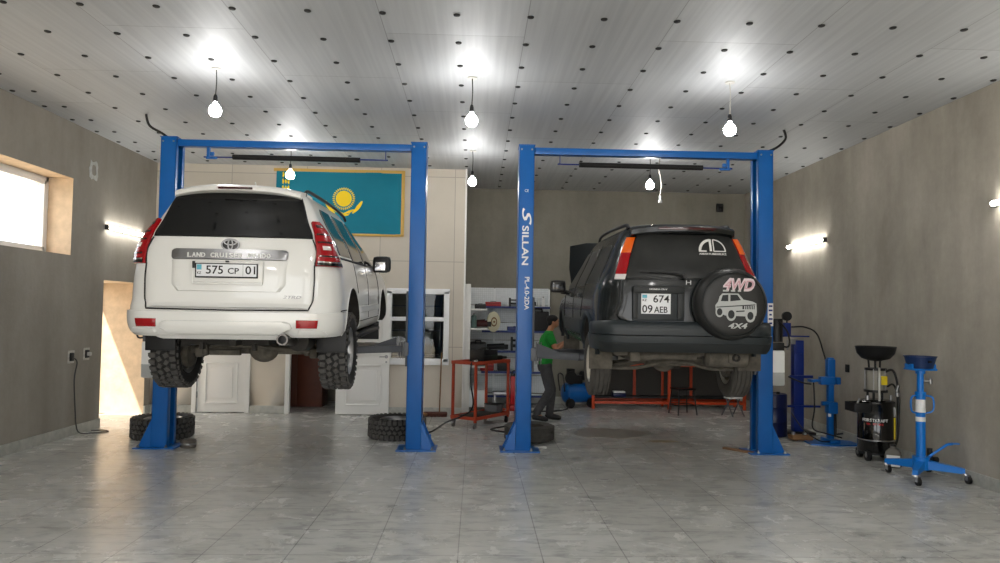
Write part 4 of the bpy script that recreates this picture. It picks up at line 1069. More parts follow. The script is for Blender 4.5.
for k in range(6): poly(q, [(.085+k*.016,-.03),(.093+k*.016,-.03),(.096+k*.016,.0),(.088+k*.016,.0)], .002)
poly(q, [(-.185,-.012),(.18,.012),(.18,.004),(-.185,-.02)], .002); poly(q, [(0,-.045),(.08,-.04),(.08,-.05),(0,-.055)], .002); poly(q, [(.06,-.03),(.075,-.03),(.075,.0),(.06,.0)], .002)
for (x, y, r) in ((-.155,-.055,.014), (-.045,-.075,.016), (.135,-.085,.014)): poly(q, [(x+r*math.cos(2*PI*k/14)*.85, y+r*math.sin(2*PI*k/14)) for k in range(14)], .0035)
q.build('drawing_lines', M_cladd, cov)
MB().box((sx, .075, sz), (.16, .08, .16)).build('spare_bracket', M_black, cr)
# bumper
bm_ = P2.patch([(z, -P2.uy(.47, z), P2.uy(.47, z)) for z in (.545, .57, .62, .665)], off=.068, n=44, per=3, round_=.02)
P2.patch([(z, -P2.uy(.46, z), P2.uy(.46, z)) for z in (.67, .69, .735, .755)], off=.058, n=44, per=3, round_=.02, mb=bm_)
bum = bm_.build('rear_bumper', M_clad, cr)
P2.patch([(.74, X(-0+.0,.74)*0-X(.845,.74), -X(.55,.74)), (.775, -X(.84,.775), -X(.62,.775))], off=.06, n=8, per=2, round_=.01).build('bumper_top', M_clad, bum)
P2.patch([(.74, X(.70,.74), X(.845,.74)), (.775, X(.74,.775), X(.84,.775))], off=.06, n=8, per=2, round_=.01).build('bumper_top', M_clad, bum)
P2.patch([(.53, -X(.76,.5), X(.76,.5)), (.60, -X(.80,.6), X(.80,.6))], off=.073, n=24, per=3, round_=.01).build('bumper_lower', M_cladd, bum)
# sides
for sg in (-1, 1):
    side_parts(P2, sg, cr, [
        ('quarter_window', [(1.17,.42,1.22), (1.35,.46,1.20), (1.52,.53,1.18), (1.56,.58,1.16)]),
        ('rear_door_window', [(1.15,1.30,2.02), (1.4,1.32,1.98), (1.57,1.34,1.94)]),
        ('front_door_window', [(1.13,2.12,3.02), (1.35,2.08,2.8), (1.56,2.04,2.42)])],
        [[(1.26,1.6),(1.26,.95),(1.36,.8)], [(2.06,1.6),(2.06,.6)], [(3.04,1.12),(3.08,.9),(3.06,.6)], [(1.3,.58),(3.06,.58)]], M_glassdust, M_gap)
    P2.patch([(.60, P2.uy(1.27,.6), .60, P2.uy(3.05,.6)), (.76, P2.uy(1.27,.76), .76, P2.uy(3.05,.76))], off=.014, n=20, per=3, side=sg, round_=.008).build('door_cladding', M_clad, cr)
    for yy in (1.5, 2.25):
        p_ = P2.P(P2.uy(yy, 1.04), 1.04, sg)
        MB().box((p_.x+sg*.012, yy, 1.04), (.03, .16, .045), bev=.01).build('door_handle', M_clad, cr)
    mo = MB().box((sg*.965, 3.0, 1.16), (.21, .13, .17), bev=.045).cyl((sg*.80, 3.03, 1.08), (sg*.92, 3.02, 1.09), .03).build('door_mirror', M_black, cr)
    MB().box((sg*.965, 2.936, 1.16), (.16, .012, .12), bev=.02).build('mirror_glass', M_blackg, mo)
    for yy in (RA2, FA2):
        P2.line(along(P2, yy, ZW2+.10, .42, .02, PI-.02), r=.028, off=-.006, side=sg, sub=1).build('arch_flare', M_clad, cr)
    wheel(cr, sg*.735, RA2, ZW2-.02, R2, .215, .195, sg, 'road', M_rubberd, mat('alloy_%s' % ('right' if sg > 0 else 'left'), (186,180,166), .4, metal=.6), 5)
    if sg > 0: wheel(cr, sg*.74, FA2, ZW2+.02, R2, .215, .195, sg, 'road', M_rubberd, M_steel, 5)
    else: MB().cyl((sg*.64, FA2, ZW2+.08), (sg*.68, FA2, ZW2+.08), .14, n=28).cyl((sg*.68, FA2, ZW2+.08), (sg*.73, FA2, ZW2+.08), .06, n=20).build('brake_disc', M_steel, cr)
    MB().box((sg*.76, RA2-.40, .40), (.24, .02, .22), bev=.008).build('mud_flap', M_dirt, cr)
    MB().box((sg*.76, FA2-.42, .38), (.22, .02, .20), bev=.008).build('mud_flap', M_dirt, cr)
for sg in (-1, 1): P2.patch([(1.12, 4.3, 5.0), (1.6, 4.3, 5.0)], off=.006, n=8, per=5, side=sg).build('windscreen', M_glassd, cr)
# opened bonnet, hinged at the cowl
hd = MB(); pts = [(-.72,0),(-.74,.5),(-.70,.93),(-.45,1.0),(.45,1.0),(.70,.93),(.74,.5),(.72,0)]
hd.prism(pts, .035, M=T(0, 3.38, 1.05)@R3(math.radians(50), 0, 0)); hd.build('bonnet', M_dkpaint, cr)
MB().cyl((-.6, 4.1, .98), (-.6, 3.90, 1.64), .007).build('bonnet_stay', M_steel, cr)
MB().box((0, 3.8, .96), (1.1, .7, .14), bev=.04).build('engine', M_dark, cr)
# underbody, dusty
ub = MB().box((0, 1.9, .47), (1.3, 3.2, .07), bev=.02)
for sg in (-1, 1): ub.box((sg*.48, .55, .45), (.1, .9, .1), bev=.02)
ub.build('floor_pan', M_dirt, cr)
ax = MB()
ax.box((0, .72, .36), (.5, .2, .1), bev=.03).sph((.0, .95, .36), .14, 16, 10)
for sg in (-1, 1):
    ax.tube([(sg*.2, .6, .40), (sg*.45, .66, .34), (sg*.7, .84, .27)], .022).tube([(sg*.22, .74, .37), (sg*.7, .86, .25)], .03)
    ax.cyl((sg*.2, .95, .36), (sg*.68, .86, .31), .02).cyl((sg*.6, .8, .56), (sg*.66, .84, .28), .045).cyl((sg*.63, .86, .31), (sg*.68, .86, .31), .13, n=20)
ax.tube([(-.74, .60, .30), (-.4, .52, .30), (0, .5, .38), (.4, .52, .30), (.74, .60, .30)], .02, smooth=4)
ax.build('rear_suspension', M_dirt, cr)
MB().box((-.15, .24, .46), (.6, .10, .09), bev=.02).box((-.02, .22, .49), (1.3, .06, .07), bev=.01).build('cross_member', M_dirt, cr)
mf = MB().lathe([(0,-.3),(.07,-.3),(.105,-.26),(.105,.26),(.07,.3),(0,.3)], 28, M=T(.44, .22, .44)@R3(0, PI/2, 0)@Matrix.Diagonal((.9,1,.72,1)))
muf = mf.build('silencer', M_dirt, cr); MB().lathe([(.022,0),(.036,0),(.038,.05),(.024,.05)], 18, closed=True, M=T(.50, .07, .45)@R3(-PI/2,0,0)).build('tailpipe', M_dark, muf)
MB().tube([(.3,.3,.42),(0,.8,.45),(-.1,2.0,.42)], .028, smooth=4).build('exhaust_pipe', M_dirt, cr)
# ------------------------------------------------------------------ loose tyres
def floor_tyre(x, y, R, w, rr, tread, mt, label, rim=True, z=0.0):
    mb = MB(); tyre(mb, R, w, rr, tread)
    t = thing('loose_tyre', label, 'tyre', (x, y, z))
    tr = mb.build('tyre', [mt, M_block] if tread == 'at' else mt, t, T(0, 0, w/2+.006)@R3(0, PI/2, .3))
    if rim:
        rb = MB(); h = w/2
        rb.lathe([(rr+.008, h*.8), (rr-.004, h*.84), (rr-.018, h*.7), (rr-.03, h*.2), (rr-.035, -h*.7), (rr+.006, -h*.84)], 40)
        rb.lathe([(0, h*.5), (.06, h*.45), (.08, h*.1), (0, h*.1)], 24)
        for k in range(6): rb.box((rr*.5, 0, h*.42), (rr*.95, .05, .03), M=R3(0,0,k*PI/3), bev=.006)
        rb.build('rim', M_steel, t, T(0, 0, w/2+.006))
    return t
floor_tyre(-4.2, 9.93, .395, .27, .235, 'at', M_rubber, 'off-road tyre lying flat behind the leftmost blue post')
floor_tyre(-1.07, 10.12, .395, .27, .235, 'at', M_rubber, 'off-road tyre lying flat behind the second blue post')
floor_tyre(.76, 9.95, .345, .215, .2, 'road', M_rubberd, 'road tyre lying flat behind the lettered blue post', rim=False)
t = thing('rubber_pad', 'round rubber pad on the floor at the foot of the leftmost post', 'pad', (-3.57, 9.2, 0))
MB().lathe([(0,0),(.09,0),(.095,.01),(.095,.085),(.085,.095),(0,.095)], 28).build('disc', mat('pad_rubber', (92,86,78), .85), t)
MB().lathe([(.096,.035),(.1,.04),(.1,.055),(.096,.06)], 28).build('band', M_steel, t)
o = MB().box((0,0,.012), (.42,.07,.024), M=R3(0,0,-.9), bev=.004).build('wood_shim', M_wood, None, T(3.42, 9.28, .001)); tag(o, 'pale wooden strip at the foot of the rightmost lift post', 'wood')
o = MB().box((0,0,.012), (.16,.06,.022), bev=.006).build('rag', M_cordw, None, T(.86, 9.36, .001)); tag(o, 'small pale scrap beside the foot of the lettered post', 'scrap')
def puddle(name, x, y, rx, ry, mt, label):
    r_ = random.Random(5); n = 30
    pts = [((rx*(1+.25*r_.uniform(-1,1)))*math.cos(2*PI*k/n), (ry*(1+.25*r_.uniform(-1,1)))*math.sin(2*PI*k/n)) for k in range(n)]
    o = MB().prism(pts, .0015).build(name, mt, None, T(x, y, .0005)); tag(o, label, 'stain'); return o
puddle('oil_stain', 1.95, 10.6, .55, .5, mat('oil', (150,147,138), .3), 'dark oil stain on the tiles under the dark car')
puddle('oil_stain', 2.6, 9.95, .2, .1, mat('oil_brown', (140,124,92), .4), 'small brown stain on the tiles between the right lift posts')

# ------------------------------------------------------------------ tool trolley
tr = thing('tool_trolley', 'orange-red open tool trolley beside the lettered post', 'trolley', (.10, 11.32, 0), math.atan2(.72, .52))
TL, TW, TH = .92, .46, .98
for sx in (-1, 1):
    for sy in (-1, 1):
        lg = MB().box((sx*(TL/2-.018), sy*(TW/2-.018), .10+(TH-.12)/2), (.036, .036, TH-.1), bev=.004).build('leg', M_redor, tr)
        x_, y_ = sx*(TL/2-.03), sy*(TW/2-.03)
        MB().box((x_, y_, .09), (.05, .04, .03)).cyl((x_-.01, y_-.013, .04), (x_-.01, y_+.013, .04), .038, n=18).box((x_-.005, y_-.02, .06), (.03, .004, .06)).box((x_-.005, y_+.02, .06), (.03, .004, .06)).build('caster', M_black if sx > 0 else M_steel, lg)
for nm, z in (('top_tray', TH), ('bottom_tray', .15)):
    tb = MB()
    tb.box((0, 0, z-.02), (TL, TW, .008))
    for sy in (-1, 1): tb.box((0, sy*(TW/2-.005), z), (TL+.02, .02, .05), bev=.004)
    for sx in (-1, 1): tb.box((sx*(TL/2-.005), 0, z), (.02, TW, .05), bev=.004)
    ty = tb.build(nm, M_redor, tr)
    MB().box((0, 0, z-.01), (TL-.06, TW-.06, .012), bev=.004).build('liner', M_black, ty)
MB().box((.33, -.22, .22), (.03,.03,.03)).cyl((TL/2+.01, -.18, TH-.03), (TL/2+.07, -.18, TH-.03), .008).cyl((TL/2+.01, .18, TH-.03), (TL/2+.07, .18, TH-.03), .008).cyl((TL/2+.07, -.18, TH-.03), (TL/2+.07, .18, TH-.03), .010).build('push_handle', M_redor, tr)
Mt_ = T(.10, 11.32, 0)@R3(0,0,math.atan2(.72,.52))
def on_tr(x, y, z): return Mt_@Vector((x, y, z))
p = on_tr(.10, .03, TH+.001)
bn = thing('parts_bin', 'black open parts bin standing on the orange trolley', 'bin', tuple(p), .9)
b = MB(); b.box((0,0,.01),(.36,.28,.02),bev=.004)
for sx in (-1,1): b.box((sx*.175,0,.09),(.012,.28,.17),bev=.004)
b.box((0,.135,.09),(.36,.012,.17),bev=.004).box((0,-.135,.05),(.36,.012,.09),bev=.004); b.build('shell', M_black, bn)
MB().tube([(-.16,0,.17),(-.05,0,.21),(.08,0,.21),(.16,0,.17)], .01, smooth=4).build('handle', M_black, bn)
p = on_tr(.38, -.02, TH+.001)
bx = thing('power_drill', 'black power tool lying on the far end of the trolley', 'tool', tuple(p), .6)
MB().box((0,0,.045),(.22,.07,.07),bev=.02).cyl((.11,0,.045),(.2,0,.045),.02).build('housing', M_black, bx); MB().box((-.06,.07,.03),(.06,.14,.045),bev=.012).build('grip', M_cord, bx)
for k, (q, mt) in enumerate(((-.36, M_label), (-.30, M_cream), (-.22, M_label))):
    p = on_tr(q, -.12+.03*k, TH+.001); cup = thing('spray_nozzle', ['small white cap at the near corner of the trolley top', 'small cream cap in the middle of the three on the trolley', 'small white cap nearest the black bin on the trolley'][k], 'cap', tuple(p))
    MB().lathe([(0,0),(.018,0),(.02,.02),(.014,.035),(0,.037)], 14).build('cap', mt, cup)
p = on_tr(-.05, 0, .151)
tb = thing('metal_tray', 'dark tool mat lying on the lower shelf of the trolley', 'tray', tuple(p), .95)
MB().box((0,0,.012),(.6,.36,.02),bev=.006).build('mat', M_dark, tb)
p = on_tr(.35, 0, .16)
bxx = thing('parts_tin', 'grey tin box on the lower shelf of the trolley', 'box', tuple(p), .95)
MB().box((0,0,.06),(.16,.24,.12),bev=.006).build('body', M_greyarm, bxx); MB().box((0,0,.125),(.17,.25,.02),bev=.004).build('lid', M_black, bxx)
a_ = on_tr(-.40, -.05, TH+.02); b_ = on_tr(-.50, -.16, .3)
o = MB().tube([on_tr(-.2,-.05,TH+.03), on_tr(-.47,-.15,TH+.0), on_tr(-.55,-.2,.7), on_tr(-.52,-.2,.3), (-.42, 10.8, .1), (-.6, 10.5, .02), (-.75, 10.25, .012), (-.70, 9.9, .012)], .012, smooth=8).build('air_hose', M_black); tag(o, 'black hose drooping from the trolley to the floor tyre', 'hose')
o = MB().tube([(.62, 11.3, .012), (.4, 11.0, .012), (.25, 10.75, .012), (.5, 10.5, .012), (.85, 10.4, .012), (1.05, 10.55, .012)], .012, smooth=8).build('floor_hose', M_black); tag(o, 'black hose lying on the floor behind the lettered post', 'hose')

# ------------------------------------------------------------------ broom
br = thing('broom', 'broom with wooden handle standing against the partition below its window', 'broom', (-.60, 12.08, 0))
MB().cyl((.02, .0, .08), (.03, .165, 1.06), .011).build('handle', M_wood, br)
MB().box((-.05, .02, .05), (.40, .09, .06), bev=.02).build('head', M_brown, br)
hd = MB(); r_ = random.Random(2)
for k in range(60): x = -.24+.38*k/59; hd.box((x, .02+r_.uniform(-.02,.02), .02), (.007, .05, .045))
o = hd.build('bristles', M_brown, br)
cl = MB().sph((0,0,.045), .10, 16, 8, sc=(1.1,.8,.45)); o = cl.build('floor_cloth', M_wood, None, T(-.88, 12.02, .0)); tag(o, 'crumpled brown cloth on the floor beside the broom', 'cloth')

# ------------------------------------------------------------------ shelving in the recess
sh = thing('tool_shelving', 'white corner shelving with perforated back panels behind the lettered post', 'shelving', (0, 0, 0))
xs0, xs1, yb_, top = XP+.04, 1.42, YB-.06, 2.22
M_shelf = mat('shelf_white', (228,232,233), .4)
M_perf = mat('perforated_panel', (226,231,233), .45)
brick_lines(M_perf, 'Object', (PI/2,0,0), .04, .04, .0022, .75)
bk = MB()
for k in range(3):
    w_ = (xs1-xs0)/3
    for j in range(6): bk.box((xs0+w_*(k+.5), yb_, .2+.34*j+.17), (w_-.012, .02, .33), bev=.004)
bk.build('back_panel', M_perf, sh)
for k in range(4): MB().box((xs0+(xs1-xs0)*k/3, yb_-.02, top/2), (.035, .03, top), bev=.004).build('upright', M_shelf, sh)
MB().box((xs0+.03, 12.52, 1.12), (.10, .05, 2.24), bev=.004).build('upright', M_white, sh)
M_edgeb = mat('shelf_edge_blue', (44,60,120), .5)
for z in (.18, .63, 1.02, 1.40, 1.86):
    s1 = MB().box(((xs0+xs1)/2+.1, yb_-.2, z), (xs1-xs0-.2, .36, .02), bev=.003).build('shelf', M_shelf, sh)
    MB().box(((xs0+xs1)/2+.14, yb_-.385, z-.004), (xs1-xs0-.3, .012, .04)).build('edge_strip', M_edgeb, s1)
for z in (.80, 1.46, 1.80):
    MB().box((xs0+.19, 13.2, z), (.36, 1.3, .025), bev=.003).build('side_shelf', M_white, sh)
for j in range(4): MB().box((xs0+.012, 13.2, .35+j*.45), (.016, 1.3, .43), bev=.003).build('side_panel', M_perf, sh)
MB().box((xs0+.19, 13.2, .25), (.36, 1.2, .3), bev=.006).build('plinth_box', M_shelf, sh)
def item(kind, x, y, z, d, mt, label, cat, shape='case', rz=0.0, mt2=None, group=None):
    t = thing(kind, label, cat, (x, y, z+.001), rz, group)
    w, dd_, h = d
    if shape == 'case':
        MB().box((0,0,h*.47),(w,dd_,h*.94),bev=min(d)*.12).build('case', mt, t)
        MB().box((0,-dd_/2-.002,h*.62),(w*1.01,.012,h*.07)).tube([(-w*.18,-dd_/2-.005,h*.9),(-w*.15,-dd_/2-.03,h*1.05),(w*.15,-dd_/2-.03,h*1.05),(w*.18,-dd_/2-.005,h*.9)], min(h,w)*.05).build('handle', mt2 or M_black, t)
    elif shape == 'can':
        MB().lathe([(0,0),(w*.47,0),(w*.5,.006),(w*.5,h*.8),(w*.3,h*.88),(w*.16,h*.9),(0,h*.9)], 20).build('body', mt, t)
        MB().lathe([(0,h*.88),(w*.18,h*.88),(w*.18,h),(0,h)], 16).build('cap', mt2 or M_black, t)
    elif shape == 'clamp':
        for sx in (-1, 1): MB().box((sx*w*.42,0,h/2),(w*.14,dd_,h),bev=.01).build('jaw', mt, t)
        MB().box((0,0,h*.35),(w*.8,dd_*.4,h*.22),bev=.01).cyl((-w*.4,0,h*.75),(w*.4,0,h*.75),h*.08).build('bar', mt, t)
    elif shape == 'grinder':
        MB().cyl((-w*.5,0,h*.45),(w*.3,0,h*.5),h*.32,h*.4,n=18).build('motor', mt, t)
        MB().cyl((w*.36,0,h*.15),(w*.36,0,h*.75),h*.35,n=18).cyl((w*.36,-dd_*.4,h*.5),(w*.36,dd_*.4,h*.5),h*.12).build('head', mt2 or M_steel, t)
    elif shape == 'bench':
        MB().box((0,0,h*.9),(w,dd_,h*.2),bev=.008).build('top', mt, t)
        for sx in (-1,1): MB().box((sx*w*.42,0,h*.4),(w*.08,dd_*.8,h*.8),bev=.004).build('leg', mt, t)
    return t
Mx = mat
M_redc = mat('red_case', (170,36,34), .4); M_dred = mat('dark_red_tool', (70,24,22), .5); M_tealc = mat('green_grey', (90,112,104), .5); M_bluec = mat('blue_case', (22,40,104), .4); M_greybox = mat('light_box', (196,200,198), .5)
ys = yb_-.2; yq = 13.0
item('tool_case', xs0+.25, 12.95, 1.813, (.20,.42,.09), M_black, 'black flat tool case on the top side shelf beside the red one', 'case', mt2=M_cord)
item('tool_case', xs0+.50, yb_-.22, 1.871, (.30,.22,.09), M_redc, 'long red tool case on the top shelf', 'case')
item('clamp_stand', xs0+.93, ys, 1.871, (.26,.16,.17), M_black, 'black clamp stand on the top shelf left of the lettered post', 'clamp', 'clamp')
item('spray_can', 1.29, ys, 1.871, (.06,.06,.20), M_label, 'white spray can at the right end of the top shelf', 'can', 'can', mt2=M_cord)
item('spray_can', 1.20, ys, 1.871, (.06,.06,.18), M_greybox, 'grey spray can left of the white one on the top shelf', 'can', 'can', mt2=M_label)
item('angle_grinder', 1.02, ys, 1.871, (.24,.1,.13), M_black, 'black grinder on the top shelf right of the lettered post', 'tool', 'grinder', mt2=M_black)
item('socket_case', 1.03, yb_-.06, 2.02, (.10,.05,.05), M_black, 'little black case hung high on the perforated panel', 'case')
item('spray_can', xs0+.14, 12.75, 1.473, (.10,.10,.26), M_tealc, 'grey-green can on the middle side shelf', 'can', 'can', mt2=M_steel)
item('angle_grinder', xs0+.28, 13.0, 1.473, (.34,.14,.15), M_dred, 'dark red grinder on the middle side shelf', 'tool', 'grinder', mt2=M_black)
item('angle_grinder', xs0+.26, 13.5, 1.473, (.30,.12,.17), M_dred, 'brown grinder at the back of the middle side shelf', 'tool', 'grinder')
item('tool_case', xs0+.95, ys, 1.413, (.34,.2,.08), M_bluec, 'blue flat case on the second shelf left of the lettered post', 'case', mt2=M_bluec)
item('dust_sack', 1.18, ys-.08, 1.413, (.42,.25,.40), M_black, 'bulky black bag on the second shelf behind the mechanic', 'bag')
item('tool_chest', xs0+.22, 13.1, .813, (.30,.8,.42), M_black, 'black chest on the lower side shelf behind the trolley', 'chest')
item('bench_vice', xs0+.60, ys, 1.031, (.42,.22,.15), M_black, 'black vice on the third shelf above the trolley', 'vice', 'grinder', mt2=M_black)
item('bench_vice', xs0+.98, ys, 1.031, (.26,.2,.26), M_black, 'black clamp vice on the third shelf beside the lettered post', 'vice', 'clamp')
item('storage_box', xs0+.72, ys, .641, (.24,.2,.17), M_black, 'black box on the fourth shelf seen through the trolley', 'box')
item('storage_box', xs0+.40, ys-.02, .641, (.26,.2,.15), M_redc, 'dull red box on the fourth shelf seen through the trolley', 'box')
item('step_stool', xs0+.72, 13.35, .0, (.42,.3,.30), M_steel, 'low steel step standing on the floor in front of the shelving', 'step', 'bench')
for k, (x, z) in enumerate(((xs0+.62, 1.60), )):
    t = thing('cream_fan', 'round cream disc hanging from the shelving edge', 'disc', (.33, 13.45, 1.58))
    Mq = R3(PI/2, 0, .25)
    MB().lathe([(0,.03),(.12,.03),(.15,.015),(.155,-.015),(.12,-.03),(0,-.03)], 28, M=Mq@Matrix.Diagonal((.85,1.25,1,1))).build('disc', M_cream, t)
    MB().lathe([(.05,.035),(.06,.04),(.07,.035)], 24, M=Mq@Matrix.Diagonal((.85,1.25,1,1)), closed=True).lathe([(0,.03),(.02,.045),(0,.05)], 12, M=Mq).build('hub', M_wood, t)
    MB().tube([(0,0,.17),(0,.05,.2),(-.02,.3,.22)], .008, smooth=4).build('hook', M_steel, t)
ex = thing('red_canister', 'red canister on the floor between the trolley and the lettered post', 'canister', (.72, 13.0, 0))
MB().box((0,0,.36),(.17,.14,.52),bev=.03).box((0,0,.05),(.19,.16,.1),bev=.01).build('body', M_red, ex); MB().cyl((0,0,.62),(0,0,.66),.03).tube([(-.06,0,.62),(-.04,0,.7),(.04,0,.7),(.06,0,.62)],.012,smooth=4).build('handle', M_black, ex)

# ------------------------------------------------------------------ compressor behind the mechanic
cp = thing('air_compressor', 'black compressor with blue tank behind the mechanic', 'compressor', (1.92, 13.6, 0), .35)
MB().cyl((-.22,0,.27), (.22,0,.27), .185, n=28).sph((-.22,0,.27), .185, 24, 12, sc=(.35,1,1)).sph((.22,0,.27), .185, 24, 12, sc=(.35,1,1)).build('tank', M_blue, cp)
MB().box((-.05,0,.52),(.26,.2,.16),bev=.02).cyl((.1,-.0,.58),(.26,0,.58),.09,n=20).box((-.13,0,.64),(.11,.14,.16),bev=.01).build('motor', M_black, cp)
MB().cyl((-.2,-.14,.56),(-.2,-.17,.56),.12,n=24).build('pulley_guard', M_black, cp)
for sx in (-1,1): MB().cyl((sx*.22,-.16,.09),(sx*.22,-.2,.09),.09,n=20).build('foot', M_black, cp)
MB().tube([(-.3,-.1,.3),(-.34,-.1,.6),(-.34,.1,.6),(-.3,.1,.3)], .012, smooth=4).build('handle', M_black, cp)
MB().cyl((.1,-.18,.42),(.1,-.2,.42),.03,n=16).build('gauge', M_chrome, cp)
o = MB().tube([(1.75, 13.35, .2), (1.7, 13.2, .02), (1.45, 12.9, .012), (1.05, 12.75, .012), (.75, 12.3, .012)], .012, smooth=8).build('compressor_hose', M_black); tag(o, 'thin dark hose running on the floor from the compressor', 'hose')

# ------------------------------------------------------------------ orange bench frame along the back wall
ob = thing('orange_bench', 'long orange steel bench frame along the back wall under the dark car', 'bench', (3.62, 13.62, 0))
OL = 2.9
for sx in (-1, 0, 1):
    for sy in (-1, 1): MB().box((sx*(OL/2-.03), sy*.25, .42), (.05, .05, .84), bev=.004).build('leg', M_orange, ob)
for z in (.12, .82):
    for sy in (-1, 1): MB().box((0, sy*.25, z), (OL, .04, .05), bev=.004).build('rail', M_orange, ob)
    for sx in (-1, 0, 1): MB().box((sx*(OL/2-.03), 0, z), (.04, .46, .05), bev=.004).build('cross_rail', M_orange, ob)
MB().box((0, .24, .47), (OL-.1, .015, .66)).build('back_panel', mat('dim_grey_backing', (64,61,56), .7), ob)  # dark sheet added for the dim area between the rails
MB().box((0, 0, .86), (OL+.04, .58, .03), bev=.006).build('worktop', mat('dark_worktop', (56,50,46), .6), ob)
MB().box((-.0, .1, .20), (OL-.12, .3, .02)).build('lower_shelf', M_black, ob)
for bx_ in (-.55, .55): MB().box((bx_, .215, .45), (.05,.03,.62)).build('brace', M_orange, ob)
bt = thing('blue_tool_box', 'blue tool box with pale lid on the lower shelf of the orange bench', 'toolbox', (3.62-.9, 13.6, .21)); MB().box((0,0,.035),(.24,.2,.07),bev=.01).build('box', M_navy, bt); MB().box((0,0,.085),(.22,.18,.03),bev=.008).build('lid', M_label, bt)
sl = thing('work_stool', 'black four-legged stool standing under the dark car', 'stool', (3.70, 12.75, 0), .2)
MB().box((0,0,.45),(.34,.34,.035),bev=.015).build('seat', M_blackg, sl)
for sx in (-1,1):
    for sy in (-1,1): MB().cyl((sx*.14,sy*.14,.44),(sx*.18,sy*.18,0),.013).build('leg', M_black, sl)
MB().tube([(.165,.165,.17),(-.165,.165,.17),(-.165,-.165,.17),(.165,-.165,.17)], .009, closed=True).build('footrest', M_black, sl)
s2 = thing('folding_step', 'small grey folding step beside the rightmost lift post', 'step', (4.55, 12.6, 0), .4)
MB().box((0,0,.32),(.26,.2,.03),bev=.008).build('tread', M_label, s2)
for sx in (-1,1): MB().cyl((sx*.11,.05,.31),(sx*.13,-.14,0),.012).cyl((sx*.11,-.05,.31),(sx*.13,.14,0),.012).build('leg', M_greyarm, s2)

# ------------------------------------------------------------------ right wall machines
dm = thing('blue_drum', 'dark blue drum on the floor behind the rightmost lift post', 'drum', (4.40, 10.55, 0))
MB().lathe([(0,0),(.19,0),(.2,.01),(.2,.2),(.205,.21),(.2,.22),(.2,.42),(.205,.43),(.2,.44),(.2,.60),(.19,.62),(.17,.61),(0,.61)], 32).build('shell', M_navy, dm)
MB().cyl((.08,0,.61),(.08,0,.64),.025).build('bung', M_black, dm)
cs = thing('column_press', 'tall dark blue hydraulic column with a black gauge by the right wall', 'press', (4.86, 10.75, 0))
MB().box((0,0,.72),(.15,.12,1.36),bev=.006).box((0,0,1.3),(.11,.14,.2),bev=.004).build('column', M_bluedk, cs)
MB().box((0,0,.02),(.42,.34,.04),bev=.006).build('base', M_black, cs)
MB().box((-.1,0,1.46),(.55,.05,.02)).box((-.16,0,1.56),(.09,.09,.2),bev=.006).build('head', M_bluedk, cs)
MB().cyl((-.16,-.02,1.76),(-.16,.03,1.76),.07,n=24).cyl((-.16,0,1.64),(-.16,0,1.72),.012).build('gauge', M_black, cs)
MB().box((-.07,-.05,1.38),(.1,.03,.08),bev=.004).cyl((-.16,-.02,1.25),(-.16,-.02,1.40),.012).build('valve', M_steel, cs)
MB().tube([(-.10,-.02,1.6),(.1,-.03,1.6),(.28,-.04,1.5),(.36,-.1,1.2),(.42,-.25,.75)], .012, smooth=8).build('hose', M_black, cs)
MB().box((.05,-.1,.42),(.5,.03,.03)).box((.02,-.09,.86),(.34,.04,.04)).build('cross_arm', M_bluedk, cs)
fj = thing('floor_jack_parts', 'low yellowish metal block on the floor in front of the blue column', 'block', (4.62, 10.12, 0))
MB().box((0,0,.05),(.30,.18,.07),bev=.02).build('block', M_wood, fj); MB().cyl((-.1,0,.085),(-.1,0,.12),.025).cyl((.06,0,.085),(.06,0,.11),.03).build('studs', M_steel, fj)
pr = thing('spring_press', 'blue spring compressor with flat foot standing by the right wall', 'press', (4.95, 9.92, 0))
foot = [(-.34,-.14),(-.1,-.24),(.33,-.2),(.34,.12),(.1,.24),(-.3,.2)]
MB().prism(foot, .02).box((0,0,.045),(.14,.3,.05),bev=.01).build('foot_plate', M_blue, pr)
MB().box((0,0,.62),(.075,.075,1.14),bev=.006).box((0,0,1.02),(.10,.10,.3),bev=.01).build('column', M_blue, pr)
MB().box((0,-.03,.50),(.13,.13,.16),bev=.012).cyl((-.15,-.06,.56),(0,-.06,.56),.03).build('lower_bracket', M_blue, pr)
MB().box((-.06,-.02,.87),(.2,.1,.11),bev=.012).cyl((-.26,-.03,.87),(-.1,-.03,.87),.02).box((-.28,-.03,.87),(.06,.14,.04),bev=.01).box((.09,-.02,.87),(.06,.09,.1),bev=.01).build('upper_bracket', M_blue, pr)
MB().cyl((.035,-.07,.12),(.035,-.07,.5),.018).build('ram', M_black, pr)
MB().cyl((-.04,-.06,.38),(-.04,-.06,.46),.02).build('ram_label', M_label, pr)
MB().tube([(-.26,-.05,.86),(-.26,-.08,.5),(-.27,-.05,.22),(-.1,-.1,.15),(.1,-.12,.1)], .01, smooth=6).cyl((.04,-.09,.14),(.12,-.12,.16),.012).build('hose', M_black, pr)
MB().tube([(-.5,.2,.9),(-.4,.0,.84),(-.28,-.02,.82)], .011, smooth=5).build('feed_hose', M_black, pr)
MB().tube([(-.55,-.0,.42),(-.42,-.1,.2),(-.22,-.14,.06),(-.05,-.12,.05)], .009, smooth=5).build('return_hose', M_black, pr)

